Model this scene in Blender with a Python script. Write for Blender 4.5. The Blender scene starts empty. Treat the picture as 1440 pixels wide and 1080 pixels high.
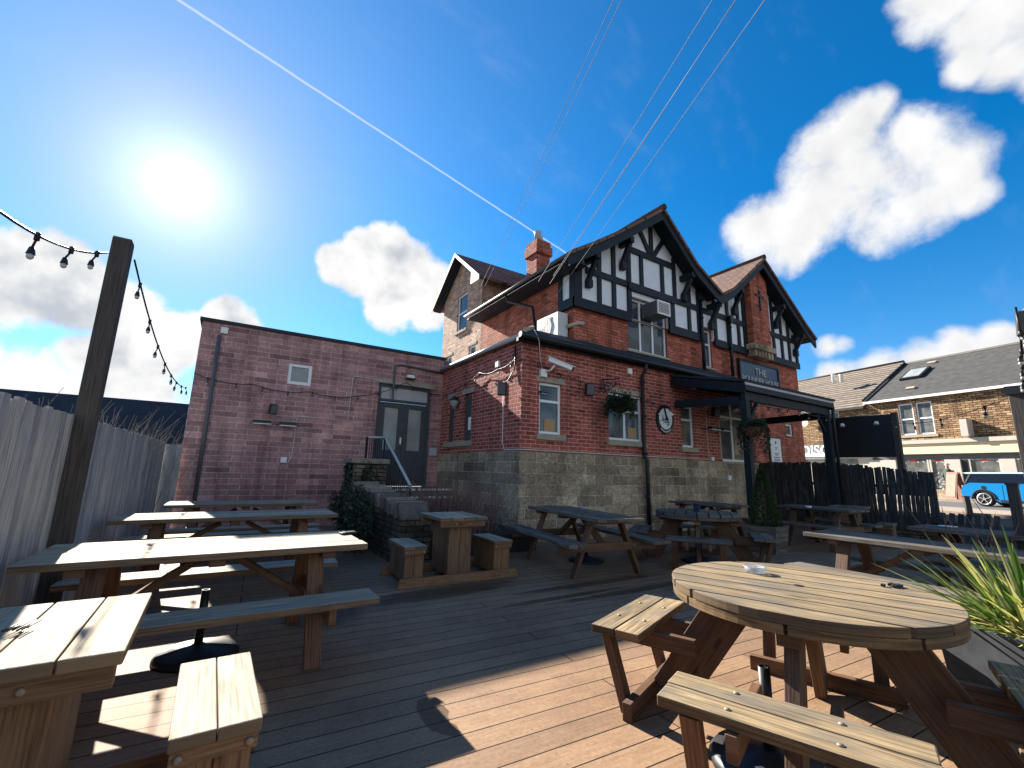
import bpy, math, random
from math import sin, cos, pi, radians as RAD
from mathutils import Vector as V, Matrix, Quaternion, noise as mnoise
random.seed(7)
S = bpy.context.scene
COL = S.collection
# ------------------------------------------------------------------ camera model
F_PX = 620.0
PITCH, ROLL, AZ, CH = RAD(11.09), RAD(1.437), RAD(57.6), 1.30
_f = V((0, cos(PITCH), sin(PITCH))); _u = V((0, -sin(PITCH), cos(PITCH))); _x = V((1, 0, 0))
_X = cos(ROLL)*_x + sin(ROLL)*_u; _U = -sin(ROLL)*_x + cos(ROLL)*_u
_M = Matrix(((sin(AZ), cos(AZ), 0), (-cos(AZ), sin(AZ), 0), (0, 0, 1)))
CX, CU, CF = _M @ _X, _M @ _U, _M @ _f
CAM = V((0, 0, CH))
def ray(px, py): return CX*((px-720)/F_PX) - CU*((py-540)/F_PX) + CF
def dirn(px, py): return ray(px, py).normalized()
def onz(px, py, z=0.0): d = ray(px, py); return CAM + d*((z-CH)/d.z)
def onx(px, py, x): d = ray(px, py); return CAM + d*(x/d.x)
def ony(px, py, y): d = ray(px, py); return CAM + d*(y/d.y)
def onplane(px, py, p, n): d = ray(px, py); return CAM + d*((p-CAM).dot(n)/d.dot(n))
SUN = V((-0.1235, 0.878, 0.4622)).normalized()

# ------------------------------------------------------------------ mesh builder
Z = V((0, 0, 1))
SPLIT = {'apron', 'cleat', 'bolt', 'batten', 'leg', 'seat_bearer', 'pier', 'ridge_tiles', 'end_board', 'foot', 'brace', 'fence_post', 'window_post', 'sill_trim', 'newel_post', 'tail_light', 'pillar', 'rail', 'fascia', 'printed_line', 'dormer_bargeboard', 'flue'}
class MB:
    def __init__(s): s.v = []; s.f = []; s.uv = []; s.r = []; s.sm = []
    def face(s, pts, uvs=None, r=0.5, smooth=False):
        i = len(s.v); s.v += [V(p) for p in pts]; s.f.append(tuple(range(i, i+len(pts))))
        s.uv.append(uvs or [(0, 0)]*len(pts)); s.r.append(r); s.sm.append(smooth)
    def box(s, c, size, R=None, r=None, top=1.0):
        c = V(c); R = R or Matrix.Identity(3); hx, hy, hz = [a/2 for a in size]
        r = random.random() if r is None else r; off = r*37.0
        P = [V((sx*hx*(top if sz > 0 else 1), sy*hy*(top if sz > 0 else 1), sz*hz)) for sz in (-1, 1) for sy in (-1, 1) for sx in (-1, 1)]
        la = max(range(3), key=lambda a: size[a])
        i0 = len(s.v); s.v += [c + R @ p for p in P]
        for q, ax in (((0, 2, 3, 1), 2), ((4, 5, 7, 6), 2), ((0, 1, 5, 4), 1), ((2, 6, 7, 3), 1), ((0, 4, 6, 2), 0), ((1, 3, 7, 5), 0)):
            o = [a for a in range(3) if a != ax]
            ua = la if la in o else o[0]; va = o[0] if ua == o[1] else o[1]
            if ax == la: uvs = [(P[k][ua]*0.15+off, P[k][va]*0.15+off) for k in q]
            else: uvs = [(P[k][ua]+off*3.1, P[k][va]+off+ax*0.31) for k in q]
            s.f.append(tuple(i0+k for k in q)); s.uv.append(uvs); s.r.append(r); s.sm.append(False)
        return s
    def box2(s, a, b, r=None):
        a, b = V(a), V(b); return s.box((a+b)/2, [abs(b[i]-a[i]) for i in range(3)], None, r)
    def bar(s, p0, p1, w, h, up=Z, r=None):
        p0, p1 = V(p0), V(p1); d = (p1-p0); L = d.length; d.normalize()
        up = V(up)
        if abs(d.dot(up)) > .99: up = V((0, 1, 0)) if abs(d.y) < .9 else V((1, 0, 0))
        y = up.cross(d).normalized(); z = d.cross(y)
        R = Matrix((d, y, z)).transposed()
        return s.box((p0+p1)/2, (L, w, h), R, r)
    def prism(s, pts, off, r=None):
        pts = [V(p) for p in pts]; off = V(off); n = len(pts); r = random.random() if r is None else r
        a = pts[0]; e = (pts[1]-a).normalized(); nn = off.normalized(); g = nn.cross(e)
        uv = [((p-a).dot(e)+r*31, (p-a).dot(g)+r*17) for p in pts]
        nrm = V((0, 0, 0))
        for i in range(n): nrm += (pts[i]-a).cross(pts[(i+1) % n]-a)
        fl = nrm.dot(off) > 0
        i0 = len(s.v); s.v += pts + [p+off for p in pts]
        A = list(range(i0, i0+n)); B = [k+n for k in A]
        fa, fb = (A[::-1], B) if fl else (A, B[::-1])
        ua, ub = (uv[::-1], uv) if fl else (uv, uv[::-1])
        s.f += [tuple(fa), tuple(fb)]; s.uv += [ua, ub]; s.r += [r, r]; s.sm += [False, False]
        acc = 0
        for i in range(n):
            j = (i+1) % n; L = (pts[j]-pts[i]).length; t = off.length
            q = (A[i], A[j], B[j], B[i]); qu = [(acc, 0), (acc+L, 0), (acc+L, t), (acc, t)]
            if not fl: q = q[::-1]; qu = qu[::-1]
            s.f.append(q); s.uv.append([(a_+r*31, b_+r*7) for a_, b_ in qu]); s.r.append(r); s.sm.append(False); acc += L
        return s
    def tube(s, pts, rad, n=8, r=.5, cap=True, smooth=True):
        pts = [V(p) for p in pts]; rings = []
        prev = None; acc = 0
        for i, p in enumerate(pts):
            d = (pts[min(i+1, len(pts)-1)] - pts[max(i-1, 0)]).normalized()
            a = prev - d*prev.dot(d) if prev is not None else d.orthogonal()
            if a.length < 1e-5: a = d.orthogonal()
            a.normalize(); prev = a; b = d.cross(a)
            rr = rad[i] if isinstance(rad, (list, tuple)) else rad
            i0 = len(s.v); s.v += [p + a*(rr*cos(2*pi*k/n)) + b*(rr*sin(2*pi*k/n)) for k in range(n)]
            if i: acc += (p-pts[i-1]).length
            rings.append((i0, acc))
        for (i0, u0), (i1, u1) in zip(rings, rings[1:]):
            for k in range(n):
                k2 = (k+1) % n
                s.f.append((i0+k, i0+k2, i1+k2, i1+k)); s.uv.append([(u0, k/n), (u0, (k+1)/n), (u1, (k+1)/n), (u1, k/n)]); s.r.append(r); s.sm.append(smooth)
        if cap:
            for i0, rev in ((rings[0][0], True), (rings[-1][0], False)):
                q = list(range(i0, i0+n)); q = q[::-1] if rev else q
                s.f.append(tuple(q)); s.uv.append([(0, 0)]*n); s.r.append(r); s.sm.append(False)
        return s
    def lathe(s, prof, c=(0, 0, 0), n=24, axis=Z, r=.5, smooth=True):
        c = V(c); axis = V(axis).normalized(); a = axis.orthogonal().normalized(); b = axis.cross(a)
        rings = []
        for rr, h in prof:
            i0 = len(s.v); s.v += [c + axis*h + a*(rr*cos(2*pi*k/n)) + b*(rr*sin(2*pi*k/n)) for k in range(n)]; rings.append(i0)
        for i0, i1 in zip(rings, rings[1:]):
            for k in range(n):
                k2 = (k+1) % n; s.f.append((i0+k, i0+k2, i1+k2, i1+k)); s.uv.append([(0, 0)]*4); s.r.append(r); s.sm.append(smooth)
        for i0, rr, rev in ((rings[0], prof[0][0], True), (rings[-1], prof[-1][0], False)):
            if rr > 1e-4:
                q = list(range(i0, i0+n)); q = q[::-1] if rev else q
                s.f.append(tuple(q)); s.uv.append([(0, 0)]*n); s.r.append(r); s.sm.append(False)
        return s
    def leaf(s, p, d, L, w, up=None, r=None):
        d = d.normalized(); up = up or V((random.gauss(0, 1), random.gauss(0, 1), random.gauss(0, 1)))
        y = d.cross(up)
        if y.length < 1e-4: y = d.orthogonal()
        y.normalize()
        s.face([p, p+d*L*.5+y*w*.5, p+d*L, p+d*L*.5-y*w*.5], [(0, 0), (.5, 1), (1, .5), (.5, 0)], random.random() if r is None else r)
    def build(s, name, mat, parent=None, world=True, bevel=0, kind=None):
        if name in SPLIT:
            comps = s.pieces()
            if len(comps) > 1: return [c.build1(name, mat, parent, world, bevel, kind) for c in comps][0]
        return s.build1(name, mat, parent, world, bevel, kind)
    def pieces(s):
        g = list(range(len(s.v)))
        def fd(a):
            while g[a] != a: g[a] = g[g[a]]; a = g[a]
            return a
        for f in s.f:
            for k in f[1:]: g[fd(k)] = fd(f[0])
        out = {}
        for i, f in enumerate(s.f):
            m = out.setdefault(fd(f[0]), MB()); b = len(m.v); m.v += [s.v[k] for k in f]; m.f.append(tuple(range(b, b+len(f)))); m.uv.append(s.uv[i]); m.r.append(s.r[i]); m.sm.append(s.sm[i])
        res = []
        for m in out.values():   # weld back shared corners
            key = {}; nv = []; mp = []
            for v in m.v:
                k = (round(v.x, 6), round(v.y, 6), round(v.z, 6))
                if k not in key: key[k] = len(nv); nv.append(v)
                mp.append(key[k])
            m.f = [tuple(mp[k] for k in f) for f in m.f]; m.v = nv; res.append(m)
        return res
    def build1(s, name, mat, parent=None, world=True, bevel=0, kind=None):
        me = bpy.data.meshes.new(name)
        off = V((0, 0, 0))
        if parent is not None and world:
            q = parent
            while q is not None: off += q.location; q = q.parent
        me.from_pydata([tuple(p-off) for p in s.v], [], s.f)
        uvl = me.uv_layers.new(name='UVMap')
        flat = [c for fu in s.uv for u in fu for c in u]
        uvl.data.foreach_set('uv', flat)
        at = me.attributes.new('rnd', 'FLOAT', 'FACE'); at.data.foreach_set('value', s.r)
        me.polygons.foreach_set('use_smooth', s.sm)
        me.materials.append(mat); me.update()
        o = bpy.data.objects.new(name, me); COL.objects.link(o)
        if parent is not None: o.parent = parent
        if bevel:
            m = o.modifiers.new('bevel', 'BEVEL'); m.width = bevel; m.segments = 2; m.limit_method = 'ANGLE'; m.angle_limit = RAD(40)
        if kind: o['kind'] = kind
        return o
def thing(name, label, cat, loc=(0, 0, 0), rz=0, group=None):
    o = bpy.data.objects.new(name, None); COL.objects.link(o); o.location = loc; o.rotation_euler = (0, 0, rz)
    o.empty_display_size = .1
    return tag(o, label, cat, group)
def tag(o, label, cat, group=None, kind=None):
    o['label'] = label; o['category'] = cat
    if group: o['group'] = group
    if kind: o['kind'] = kind
    return o
def copy_tree(o, parent=None):
    c = o.copy(); COL.objects.link(c)
    if parent is not None: c.parent = parent
    for ch in list(o.children): copy_tree(ch, c)
    return c
def struct(o): o['kind'] = 'structure'; return o
def sag(p0, p1, drop, n=10):
    p0, p1 = V(p0), V(p1); return [p0.lerp(p1, t/n) - Z*(drop*4*(t/n)*(1-t/n)) for t in range(n+1)]

# ------------------------------------------------------------------ materials
def newmat(name):
    m = bpy.data.materials.new(name); m.use_nodes = True; nt = m.node_tree; nt.nodes.clear()
    out = nt.nodes.new('ShaderNodeOutputMaterial'); b = nt.nodes.new('ShaderNodeBsdfPrincipled')
    nt.links.new(b.outputs[0], out.inputs[0]); return m, nt, b
def nd(nt, typ, props=None, **inp):
    n = nt.nodes.new('ShaderNode'+typ)
    for k, v in (props or {}).items(): setattr(n, k, v)
    for k, v in inp.items():
        key = k.replace('_', ' ')
        s_ = n.inputs[int(k[1:])] if k[0] == 'i' and k[1:].isdigit() else n.inputs[key]
        if hasattr(v, 'bl_idname') or hasattr(v, 'is_linked'): nt.links.new(v, s_)
        else: s_.default_value = v
    return n
def c4(c): return (c[0], c[1], c[2], 1)
def math_(nt, op, a, b=None, c=None, clamp=False):
    n = nt.nodes.new('ShaderNodeMath'); n.operation = op; n.use_clamp = clamp
    for i, v in enumerate((a, b, c)):
        if v is None: continue
        if isinstance(v, (int, float)): n.inputs[i].default_value = v
        else: nt.links.new(v, n.inputs[i])
    return n.outputs[0]
def mixc(nt, fac, a, b, mode='MIX'):
    n = nt.nodes.new('ShaderNodeMix'); n.data_type = 'RGBA'; n.blend_type = mode
    for k, v in ((0, fac), (6, a), (7, b)):
        if isinstance(v, (int, float)): n.inputs[k].default_value = v
        elif isinstance(v, tuple): n.inputs[k].default_value = c4(v)
        else: nt.links.new(v, n.inputs[k])
    return n.outputs[2]
def ramp(nt, fac, stops):
    n = nt.nodes.new('ShaderNodeValToRGB'); e = n.color_ramp.elements
    while len(e) < len(stops): e.new(.5)
    for x, (p, c) in zip(e, stops): x.position = p; x.color = c4(c) if len(c) == 3 else c
    nt.links.new(fac, n.inputs[0]); return n.outputs[0]
def bump(nt, h, st, dist, bs):
    n = nt.nodes.new('ShaderNodeBump'); n.inputs['Strength'].default_value = st; n.inputs['Distance'].default_value = dist
    nt.links.new(h, n.inputs['Height']); nt.links.new(n.outputs[0], bs.inputs['Normal'])
def rndattr(nt):
    a = nt.nodes.new('ShaderNodeAttribute'); a.attribute_name = 'rnd'; return a.outputs['Fac']
def plain(name, col, rough=.6, metal=0, var=.18, scale=9, spec=.4, bmp=.0, rt=False):
    m, nt, b = newmat(name); t = nd(nt, 'TexCoord')
    n = nd(nt, 'TexNoise', Scale=scale, Detail=5, Roughness=.65, Vector=t.outputs['Object'])
    k = ramp(nt, n.outputs[0], [(.25, (1-var,)*3), (.75, (1+var,)*3)])
    if rt: k = mixc(nt, 1.0, k, ramp(nt, rndattr(nt), [(0, (.5, .5, .52)), (.5, (1, 1, 1)), (1, (1.5, 1.4, 1.25))]), 'MULTIPLY')
    nt.links.new(mixc(nt, 1.0, col, k, 'MULTIPLY'), b.inputs['Base Color'])
    r = math_(nt, 'MULTIPLY_ADD', n.outputs[0], .25, rough-.12); nt.links.new(r, b.inputs['Roughness'])
    b.inputs['Metallic'].default_value = metal; b.inputs['Specular IOR Level'].default_value = spec
    if bmp: bump(nt, n.outputs[0], bmp, .01, b)
    return m
def wood(name, ca, cb, rough=.75, grey=(.30, .28, .26), wear=.35, knots=True, side_shade=0):
    m, nt, b = newmat(name); u = nd(nt, 'UVMap')
    mp = nd(nt, 'Mapping', Vector=u.outputs[0]); mp.inputs['Scale'].default_value = (1.6, 26, 1)
    g = nd(nt, 'TexNoise', Scale=1.6, Detail=7, Roughness=.7, Distortion=.6, Vector=mp.outputs[0])
    mp2 = nd(nt, 'Mapping', Vector=u.outputs[0]); mp2.inputs['Scale'].default_value = (3.5, 90, 1)
    g2 = nd(nt, 'TexNoise', Scale=1.0, Detail=4, Vector=mp2.outputs[0])
    mp3 = nd(nt, 'Mapping', Vector=u.outputs[0]); mp3.inputs['Scale'].default_value = (2.2, 5, 1)
    bl = nd(nt, 'TexNoise', Scale=1.3, Detail=4, Vector=mp3.outputs[0])
    col = ramp(nt, g.outputs[0], [(.30, ca), (.68, cb)])
    w = ramp(nt, bl.outputs[0], [(.46, (0, 0, 0)), (.62, (1, 1, 1))])
    col = mixc(nt, math_(nt, 'MULTIPLY', w, wear), col, grey)
    rr = rndattr(nt)
    tint = ramp(nt, rr, [(0, (.74, .74, .76)), (.5, (1, 1, 1)), (1, (1.2, 1.14, 1.06))])
    col = mixc(nt, 1.0, col, tint, 'MULTIPLY')
    fine = ramp(nt, g2.outputs[0], [(.33, (.42, .40, .38)), (.54, (1.05, 1.05, 1.05))])
    col = mixc(nt, .8, col, fine, 'MULTIPLY')
    if knots:
        vo = nd(nt, 'TexVoronoi', Scale=1.0)
        mk = nd(nt, 'Mapping', Vector=u.outputs[0]); mk.inputs['Scale'].default_value = (2.1, 7, 1); nt.links.new(mk.outputs[0], vo.inputs['Vector'])
        kk = ramp(nt, vo.outputs['Distance'], [(.05, (.25, .2, .17)), (.13, (1, 1, 1))])
        col = mixc(nt, .8, col, kk, 'MULTIPLY')
    if side_shade:   # shade painted into side and under faces, as browner weathered edges; tops stay pale
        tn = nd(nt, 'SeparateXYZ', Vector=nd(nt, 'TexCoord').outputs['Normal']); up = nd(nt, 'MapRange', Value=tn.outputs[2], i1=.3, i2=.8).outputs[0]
        col = mixc(nt, up, mixc(nt, side_shade, col, mixc(nt, 1.0, col, (.42, .32, .25), 'MULTIPLY')), col)
    nt.links.new(col, b.inputs['Base Color']); b.inputs['Roughness'].default_value = rough; b.inputs['Specular IOR Level'].default_value = .3
    h = math_(nt, 'ADD', g.outputs[0], math_(nt, 'MULTIPLY', g2.outputs[0], .8)); bump(nt, h, .35, .006, b)
    return m
def brick(name, c1, c2, mortar, bw, bh, ms=.012, bmp=.5, rough=.85, dirt=.25, squash=1.0, lum=(.8, 1.2), stain=(.6, .6, .6), bd=.03):
    m, nt, b = newmat(name); t = nd(nt, 'TexCoord')
    so = nd(nt, 'SeparateXYZ', Vector=t.outputs['Object']); sn = nd(nt, 'SeparateXYZ', Vector=t.outputs['Normal'])
    isx = math_(nt, 'GREATER_THAN', math_(nt, 'ABSOLUTE', sn.outputs[0]), .7)
    mx = nd(nt, 'Mix', {'data_type': 'FLOAT'}); nt.links.new(isx, mx.inputs[0]); nt.links.new(so.outputs[0], mx.inputs[2]); nt.links.new(so.outputs[1], mx.inputs[3])
    isz = math_(nt, 'GREATER_THAN', math_(nt, 'ABSOLUTE', sn.outputs[2]), .8)
    mz = nd(nt, 'Mix', {'data_type': 'FLOAT'}); nt.links.new(isz, mz.inputs[0]); nt.links.new(so.outputs[2], mz.inputs[2]); nt.links.new(so.outputs[1], mz.inputs[3])
    cv = nd(nt, 'CombineXYZ', X=mx.outputs[0], Y=mz.outputs[0])
    wob = nd(nt, 'TexNoise', Scale=2.5, Detail=2, Vector=t.outputs['Object'])
    cv2 = nd(nt, 'VectorMath', {'operation': 'MULTIPLY_ADD'}); nt.links.new(wob.outputs['Color'], cv2.inputs[0]); cv2.inputs[1].default_value = (.012, .012, 0); nt.links.new(cv.outputs[0], cv2.inputs[2])
    bt = nd(nt, 'TexBrick', {'offset': .5, 'squash': squash}, Vector=cv2.outputs[0], Color1=c4(c1), Color2=c4(c2), Mortar=c4(mortar), Scale=1.0, Mortar_Size=ms/2, Mortar_Smooth=.25, Bias=0.0, Brick_Width=bw, Row_Height=bh)
    n = nd(nt, 'TexNoise', Scale=1.3, Detail=6, Roughness=.65, Vector=t.outputs['Object'])
    n2 = nd(nt, 'TexNoise', Scale=22, Detail=4, Vector=t.outputs['Object'])
    col = mixc(nt, 1.0, bt.outputs[0], ramp(nt, n2.outputs[0], [(.3, (lum[0],)*3), (.7, (lum[1],)*3)]), 'MULTIPLY')
    # every brick its own tone, a few burnt or pale ones
    sb = nd(nt, 'SeparateXYZ', Vector=cv2.outputs[0]); row = math_(nt, 'FLOOR', math_(nt, 'DIVIDE', sb.outputs[1], bh))
    ev = math_(nt, 'SUBTRACT', 1.0, math_(nt, 'ABSOLUTE', math_(nt, 'MODULO', row, 2.0)))
    cn = math_(nt, 'FLOOR', math_(nt, 'MULTIPLY_ADD', ev, .5, math_(nt, 'DIVIDE', sb.outputs[0], bw)))
    wnz = nd(nt, 'TexWhiteNoise', {'noise_dimensions': '2D'}, Vector=nd(nt, 'CombineXYZ', X=cn, Y=row).outputs[0])
    odd = ramp(nt, wnz.outputs['Value'], [(0, (.58, .55, .57)), (.07, (.72, .7, .71)), (.12, (.88, .88, .88)), (.85, (1.12, 1.1, 1.1)), (.93, (1.25, 1.28, 1.3)), (1, (1.38, 1.44, 1.46))])
    col = mixc(nt, math_(nt, 'SUBTRACT', 1.0, bt.outputs['Fac']), col, mixc(nt, 1.0, col, odd, 'MULTIPLY'))
    vs = nd(nt, 'Mapping', Vector=t.outputs['Object']); vs.inputs['Scale'].default_value = (3.2, 3.2, .35)
    n4 = nd(nt, 'TexNoise', Scale=1.0, Detail=6, Roughness=.65, Vector=vs.outputs[0])
    col = mixc(nt, 1.0, col, ramp(nt, n4.outputs[0], [(.36, (.66, .64, .63)), (.5, (1, 1, 1)), (.68, (1.12, 1.08, 1.05))]), 'MULTIPLY')
    col = mixc(nt, dirt, col, mixc(nt, 1.0, col, mixc(nt, ramp(nt, n.outputs[0], [(.42, (0, 0, 0)), (.6, (1, 1, 1))]), (1, 1, 1), stain), 'MULTIPLY'))
    nt.links.new(col, b.inputs['Base Color']); b.inputs['Roughness'].default_value = rough; b.inputs['Specular IOR Level'].default_value = .25
    h = math_(nt, 'ADD', math_(nt, 'MULTIPLY', bt.outputs['Fac'], -1.0), math_(nt, 'MULTIPLY', n2.outputs[0], .5)); bump(nt, h, bmp, bd, b)
    return m
def leafmat(name, stops, trans=.45, rough=.5):
    m, nt, b = newmat(name)
    col = ramp(nt, rndattr(nt), stops)
    nt.links.new(col, b.inputs['Base Color']); b.inputs['Roughness'].default_value = rough
    tr = nd(nt, 'BsdfTranslucent'); nt.links.new(mixc(nt, 1.0, col, (1.4, 1.5, .8), 'MULTIPLY'), tr.inputs[0])
    ms = nd(nt, 'MixShader'); ms.inputs[0].default_value = trans
    nt.links.new(b.outputs[0], ms.inputs[1]); nt.links.new(tr.outputs[0], ms.inputs[2])
    nt.links.new(ms.outputs[0], nt.nodes['Material Output'].inputs[0]); return m
def glassy(name, col=(.02, .025, .03), rough=.06, var=.5):
    m, nt, b = newmat(name); t = nd(nt, 'TexCoord')
    n = nd(nt, 'TexNoise', Scale=2.2, Detail=3, Vector=t.outputs['Object'])
    nt.links.new(mixc(nt, ramp(nt, n.outputs[0], [(.4, (0, 0, 0)), (.62, (1, 1, 1))]), col, tuple(c*(1+var*2) for c in col)), b.inputs['Base Color'])
    b.inputs['Roughness'].default_value = rough; b.inputs['Specular IOR Level'].default_value = .3
    return m
def tilemat(name, c1, c2, bw=.22, bh=.16, ms=.006, gap=(.02, .02, .02)):
    m, nt, b = newmat(name); u = nd(nt, 'UVMap')
    bt = nd(nt, 'TexBrick', {'offset': .5}, Vector=u.outputs[0], Color1=c4(c1), Color2=c4(c2), Mortar=c4(gap), Scale=1.0, Mortar_Size=ms, Mortar_Smooth=.4, Brick_Width=bw, Row_Height=bh)
    n = nd(nt, 'TexNoise', Scale=3, Detail=5, Vector=u.outputs[0])
    col = mixc(nt, 1.0, bt.outputs[0], ramp(nt, n.outputs[0], [(.3, (.7,)*3), (.7, (1.25,)*3)]), 'MULTIPLY')
    nt.links.new(col, b.inputs['Base Color']); b.inputs['Roughness'].default_value = .8
    sy = nd(nt, 'SeparateXYZ', Vector=u.outputs[0]); saw = math_(nt, 'FRACT', math_(nt, 'DIVIDE', sy.outputs[1], bh))
    bump(nt, math_(nt, 'SUBTRACT', math_(nt, 'MULTIPLY', saw, .8), bt.outputs['Fac']), .8, .03, b); return m

M = {}
M['brick_low'] = brick('brick_outshot', (.41, .100, .070), (.275, .062, .048), (.60, .45, .38), .235, .079, .011)
M['brick_up'] = brick('brick_upper', (.54, .165, .10), (.39, .108, .07), (.11, .060, .050), .23, .078, .013, bmp=.8, lum=(.7, 1.3))
M['brick_tall'] = brick('brick_rear_wing', (.66, .44, .31), (.52, .31, .21), (.30, .20, .15), .23, .078, .012, bmp=1.0, lum=(.75, 1.25))  # red brick made paler, sunlight on the wing put into the colour
M['brick_ext'] = brick('brick_extension', (.50, .27, .25), (.37, .20, .195), (.60, .52, .50), .42, .112, .012, dirt=.65, stain=(.62, .6, .66))
M['plinth'] = brick('stone_plinth', (.50, .395, .265), (.33, .255, .175), (.68, .58, .45), .50, .21, .017, bmp=1.0, dirt=.7, lum=(.6, 1.3), stain=(.55, .52, .50), bd=.07)
M['stone'] = plain('dressed_stone', (.34, .29, .22), .85, var=.3, scale=14, bmp=.4)
M['drystone'] = brick('dry_stone', (.15, .12, .085), (.085, .075, .06), (.02, .02, .018), .26, .075, .016, bmp=1.0, dirt=.6, lum=(.6, 1.4), stain=(.4, .5, .4))
M['cope'] = plain('coping_stone', (.17, .15, .125), .85, var=.4, scale=12, bmp=.6, rt=True)
M['sandstone'] = brick('shop_stone', (.46, .31, .17), (.22, .125, .062), (.05, .032, .02), .34, .115, .034, bmp=1.0, lum=(.55, 1.4), dirt=.5, stain=(.5, .42, .4))
M['navy'] = plain('navy_paint', (.006, .010, .018), .5, var=.3, scale=16)
M['navy_wood'] = wood('navy_stained_timber', (.006, .010, .018), (.012, .019, .030), .6, grey=(.022, .03, .04), wear=.25, knots=False)
M['black'] = plain('black_plastic', (.012, .013, .016), .45, var=.2)
M['blackgloss'] = plain('black_sign_sky_tint', (.016, .055, .105), .3, var=.2)  # blue of the reflected sky put into the base colour
M['render'] = plain('white_render', (.74, .76, .80), .8, var=.07, scale=5, bmp=.15)
M['casing'] = plain('off_white_casing', (.52, .53, .53), .5, var=.06)
M['upvc'] = plain('white_upvc', (.78, .79, .80), .35, var=.04)
M['grey_metal'] = plain('grey_metal', (.42, .43, .44), .4, var=.1)
M['steel'] = plain('zinc_bolt', (.30, .24, .17), .55, metal=.5, var=.1)
M['glass'] = glassy('window_glass', (.075, .075, .073), .08, .5)
M['glass_blue'] = glassy('window_glass_sky', (.03, .045, .06), .04)
M['glass_lit'] = glassy('window_glass_blind', (.26, .28, .27), .15, var=.15)
M['card'] = plain('cardboard', (.42, .26, .13), .8)
M['roof'] = tilemat('clay_roof_tiles', (.20, .10, .065), (.11, .062, .046), .2, .15, .012)
M['roof_dark'] = tilemat('dark_slate', (.022, .026, .034), (.014, .017, .024), .3, .2)
M['roof_shop'] = tilemat('grey_interlocking_tiles', (.062, .058, .054), (.048, .046, .044), 60, .24, .022, (.05, .048, .046))
M['roof_brown'] = tilemat('brown_pantiles', (.21, .165, .125), (.16, .125, .095), 60, .33, .07, (.035, .028, .022))
M['roof_felt'] = plain('roof_felt', (.16, .16, .17), .8, var=.3, scale=6)
M['cream'] = plain('cream_fascia', (.72, .58, .36), .6, var=.06, scale=3)
M['white_stone'] = plain('pale_shop_stone', (.46, .42, .36), .8, var=.1, scale=4)
M['w_pale'] = wood('pale_weathered_softwood', (.30, .235, .155), (.46, .385, .275), .8, grey=(.42, .39, .34), side_shade=.85)
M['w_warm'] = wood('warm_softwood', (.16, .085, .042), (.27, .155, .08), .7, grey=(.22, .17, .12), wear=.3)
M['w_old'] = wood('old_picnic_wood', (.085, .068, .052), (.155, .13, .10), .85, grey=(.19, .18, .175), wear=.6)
M['w_leg'] = wood('stained_leg_wood', (.10, .050, .028), (.17, .090, .050), .7, grey=(.15, .11, .08), wear=.3)
M['w_gold'] = wood('round_table_wood', (.12, .084, .046), (.43, .315, .175), .8, grey=(.15, .132, .105), wear=.75, side_shade=.8)
M['w_fence'] = wood('grey_fence_boards', (.31, .305, .30), (.42, .415, .41), .85, grey=(.50, .50, .5), wear=.4, knots=False)
M['w_dark'] = wood('dark_picket_wood', (.020, .022, .026), (.060, .062, .066), .8, grey=(.10, .10, .105), wear=.6, knots=False)
M['w_post'] = wood('tarred_post', (.055, .047, .043), (.10, .085, .075), .8, grey=(.08, .07, .065), wear=.4, knots=False)
M['asphalt'] = plain('asphalt', (.11, .108, .105), .9, var=.25, scale=30, bmp=.3)
M['paving'] = plain('concrete_paving', (.34, .27, .21), .85, var=.25, scale=8)
M['ground'] = plain('rough_ground', (.05, .048, .045), .95, var=.4, scale=4, bmp=.5)
M['soil'] = plain('soil', (.03, .024, .018), .95, var=.5, scale=20, bmp=.8)
M['car'] = plain('light_blue_car_paint', (.008, .22, .52), .18, var=.02, spec=.8)
M['car_roof'] = plain('pale_car_roof', (.50, .66, .72), .25, var=.02, spec=.8)
M['car_glass'] = plain('tinted_car_glass', (.008, .012, .022), .12, spec=.22, var=.3)
M['tyre'] = plain('tyre_rubber', (.015, .015, .016), .8)
M['alloy'] = plain('alloy_wheel', (.70, .70, .70), .3, metal=.6, var=.05)
M['red'] = plain('red_lamp', (.45, .02, .02), .3)
M['rust'] = plain('rust_red_board', (.22, .10, .07), .7, var=.3); M['tan'] = plain('tan_board', (.26, .19, .14), .8, var=.3, scale=4); M['sign_grey'] = plain('grey_sign_panel', (.16, .18, .18), .6)
M['white'] = plain('white_paint', (.80, .80, .78), .5, var=.05)
M['cable'] = plain('pale_cable', (.62, .58, .54), .6)
M['wire'] = plain('telephone_wire', (.30, .31, .33), .9, spec=.0)
M['bulb'] = plain('festoon_bulb_glass', (.42, .42, .40), .1, spec=.8)
M['grey_planter'] = plain('slate_grey_planter', (.055, .062, .070), .55, var=.3, scale=10)
M['stain_dark'] = plain('painted_grille', (.10, .10, .11), .5)
M['skin'] = plain('skin', (.45, .27, .20), .6)
M['jacket'] = plain('dark_green_jacket', (.03, .06, .045), .8)
M['trouser'] = plain('dark_trousers', (.03, .032, .04), .85)
M['leaf_dark'] = leafmat('dark_ivy', [(0, (.010, .022, .012)), (.6, (.022, .045, .022)), (1, (.05, .075, .03))], .25)
M['leaf_conifer'] = leafmat('conifer_needles', [(0, (.012, .028, .010)), (.6, (.035, .065, .018)), (1, (.10, .12, .03))], .25)
M['leaf_grass'] = leafmat('strap_leaf', [(0, (.045, .10, .018)), (.45, (.14, .20, .045)), (.8, (.37, .36, .17)), (1, (.42, .34, .21))], .5)
M['twig'] = plain('bare_twigs', (.17, .10, .085), .8, var=.4)
M['twig_pale'] = plain('pale_twigs', (.22, .19, .16), .8, var=.4)
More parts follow.
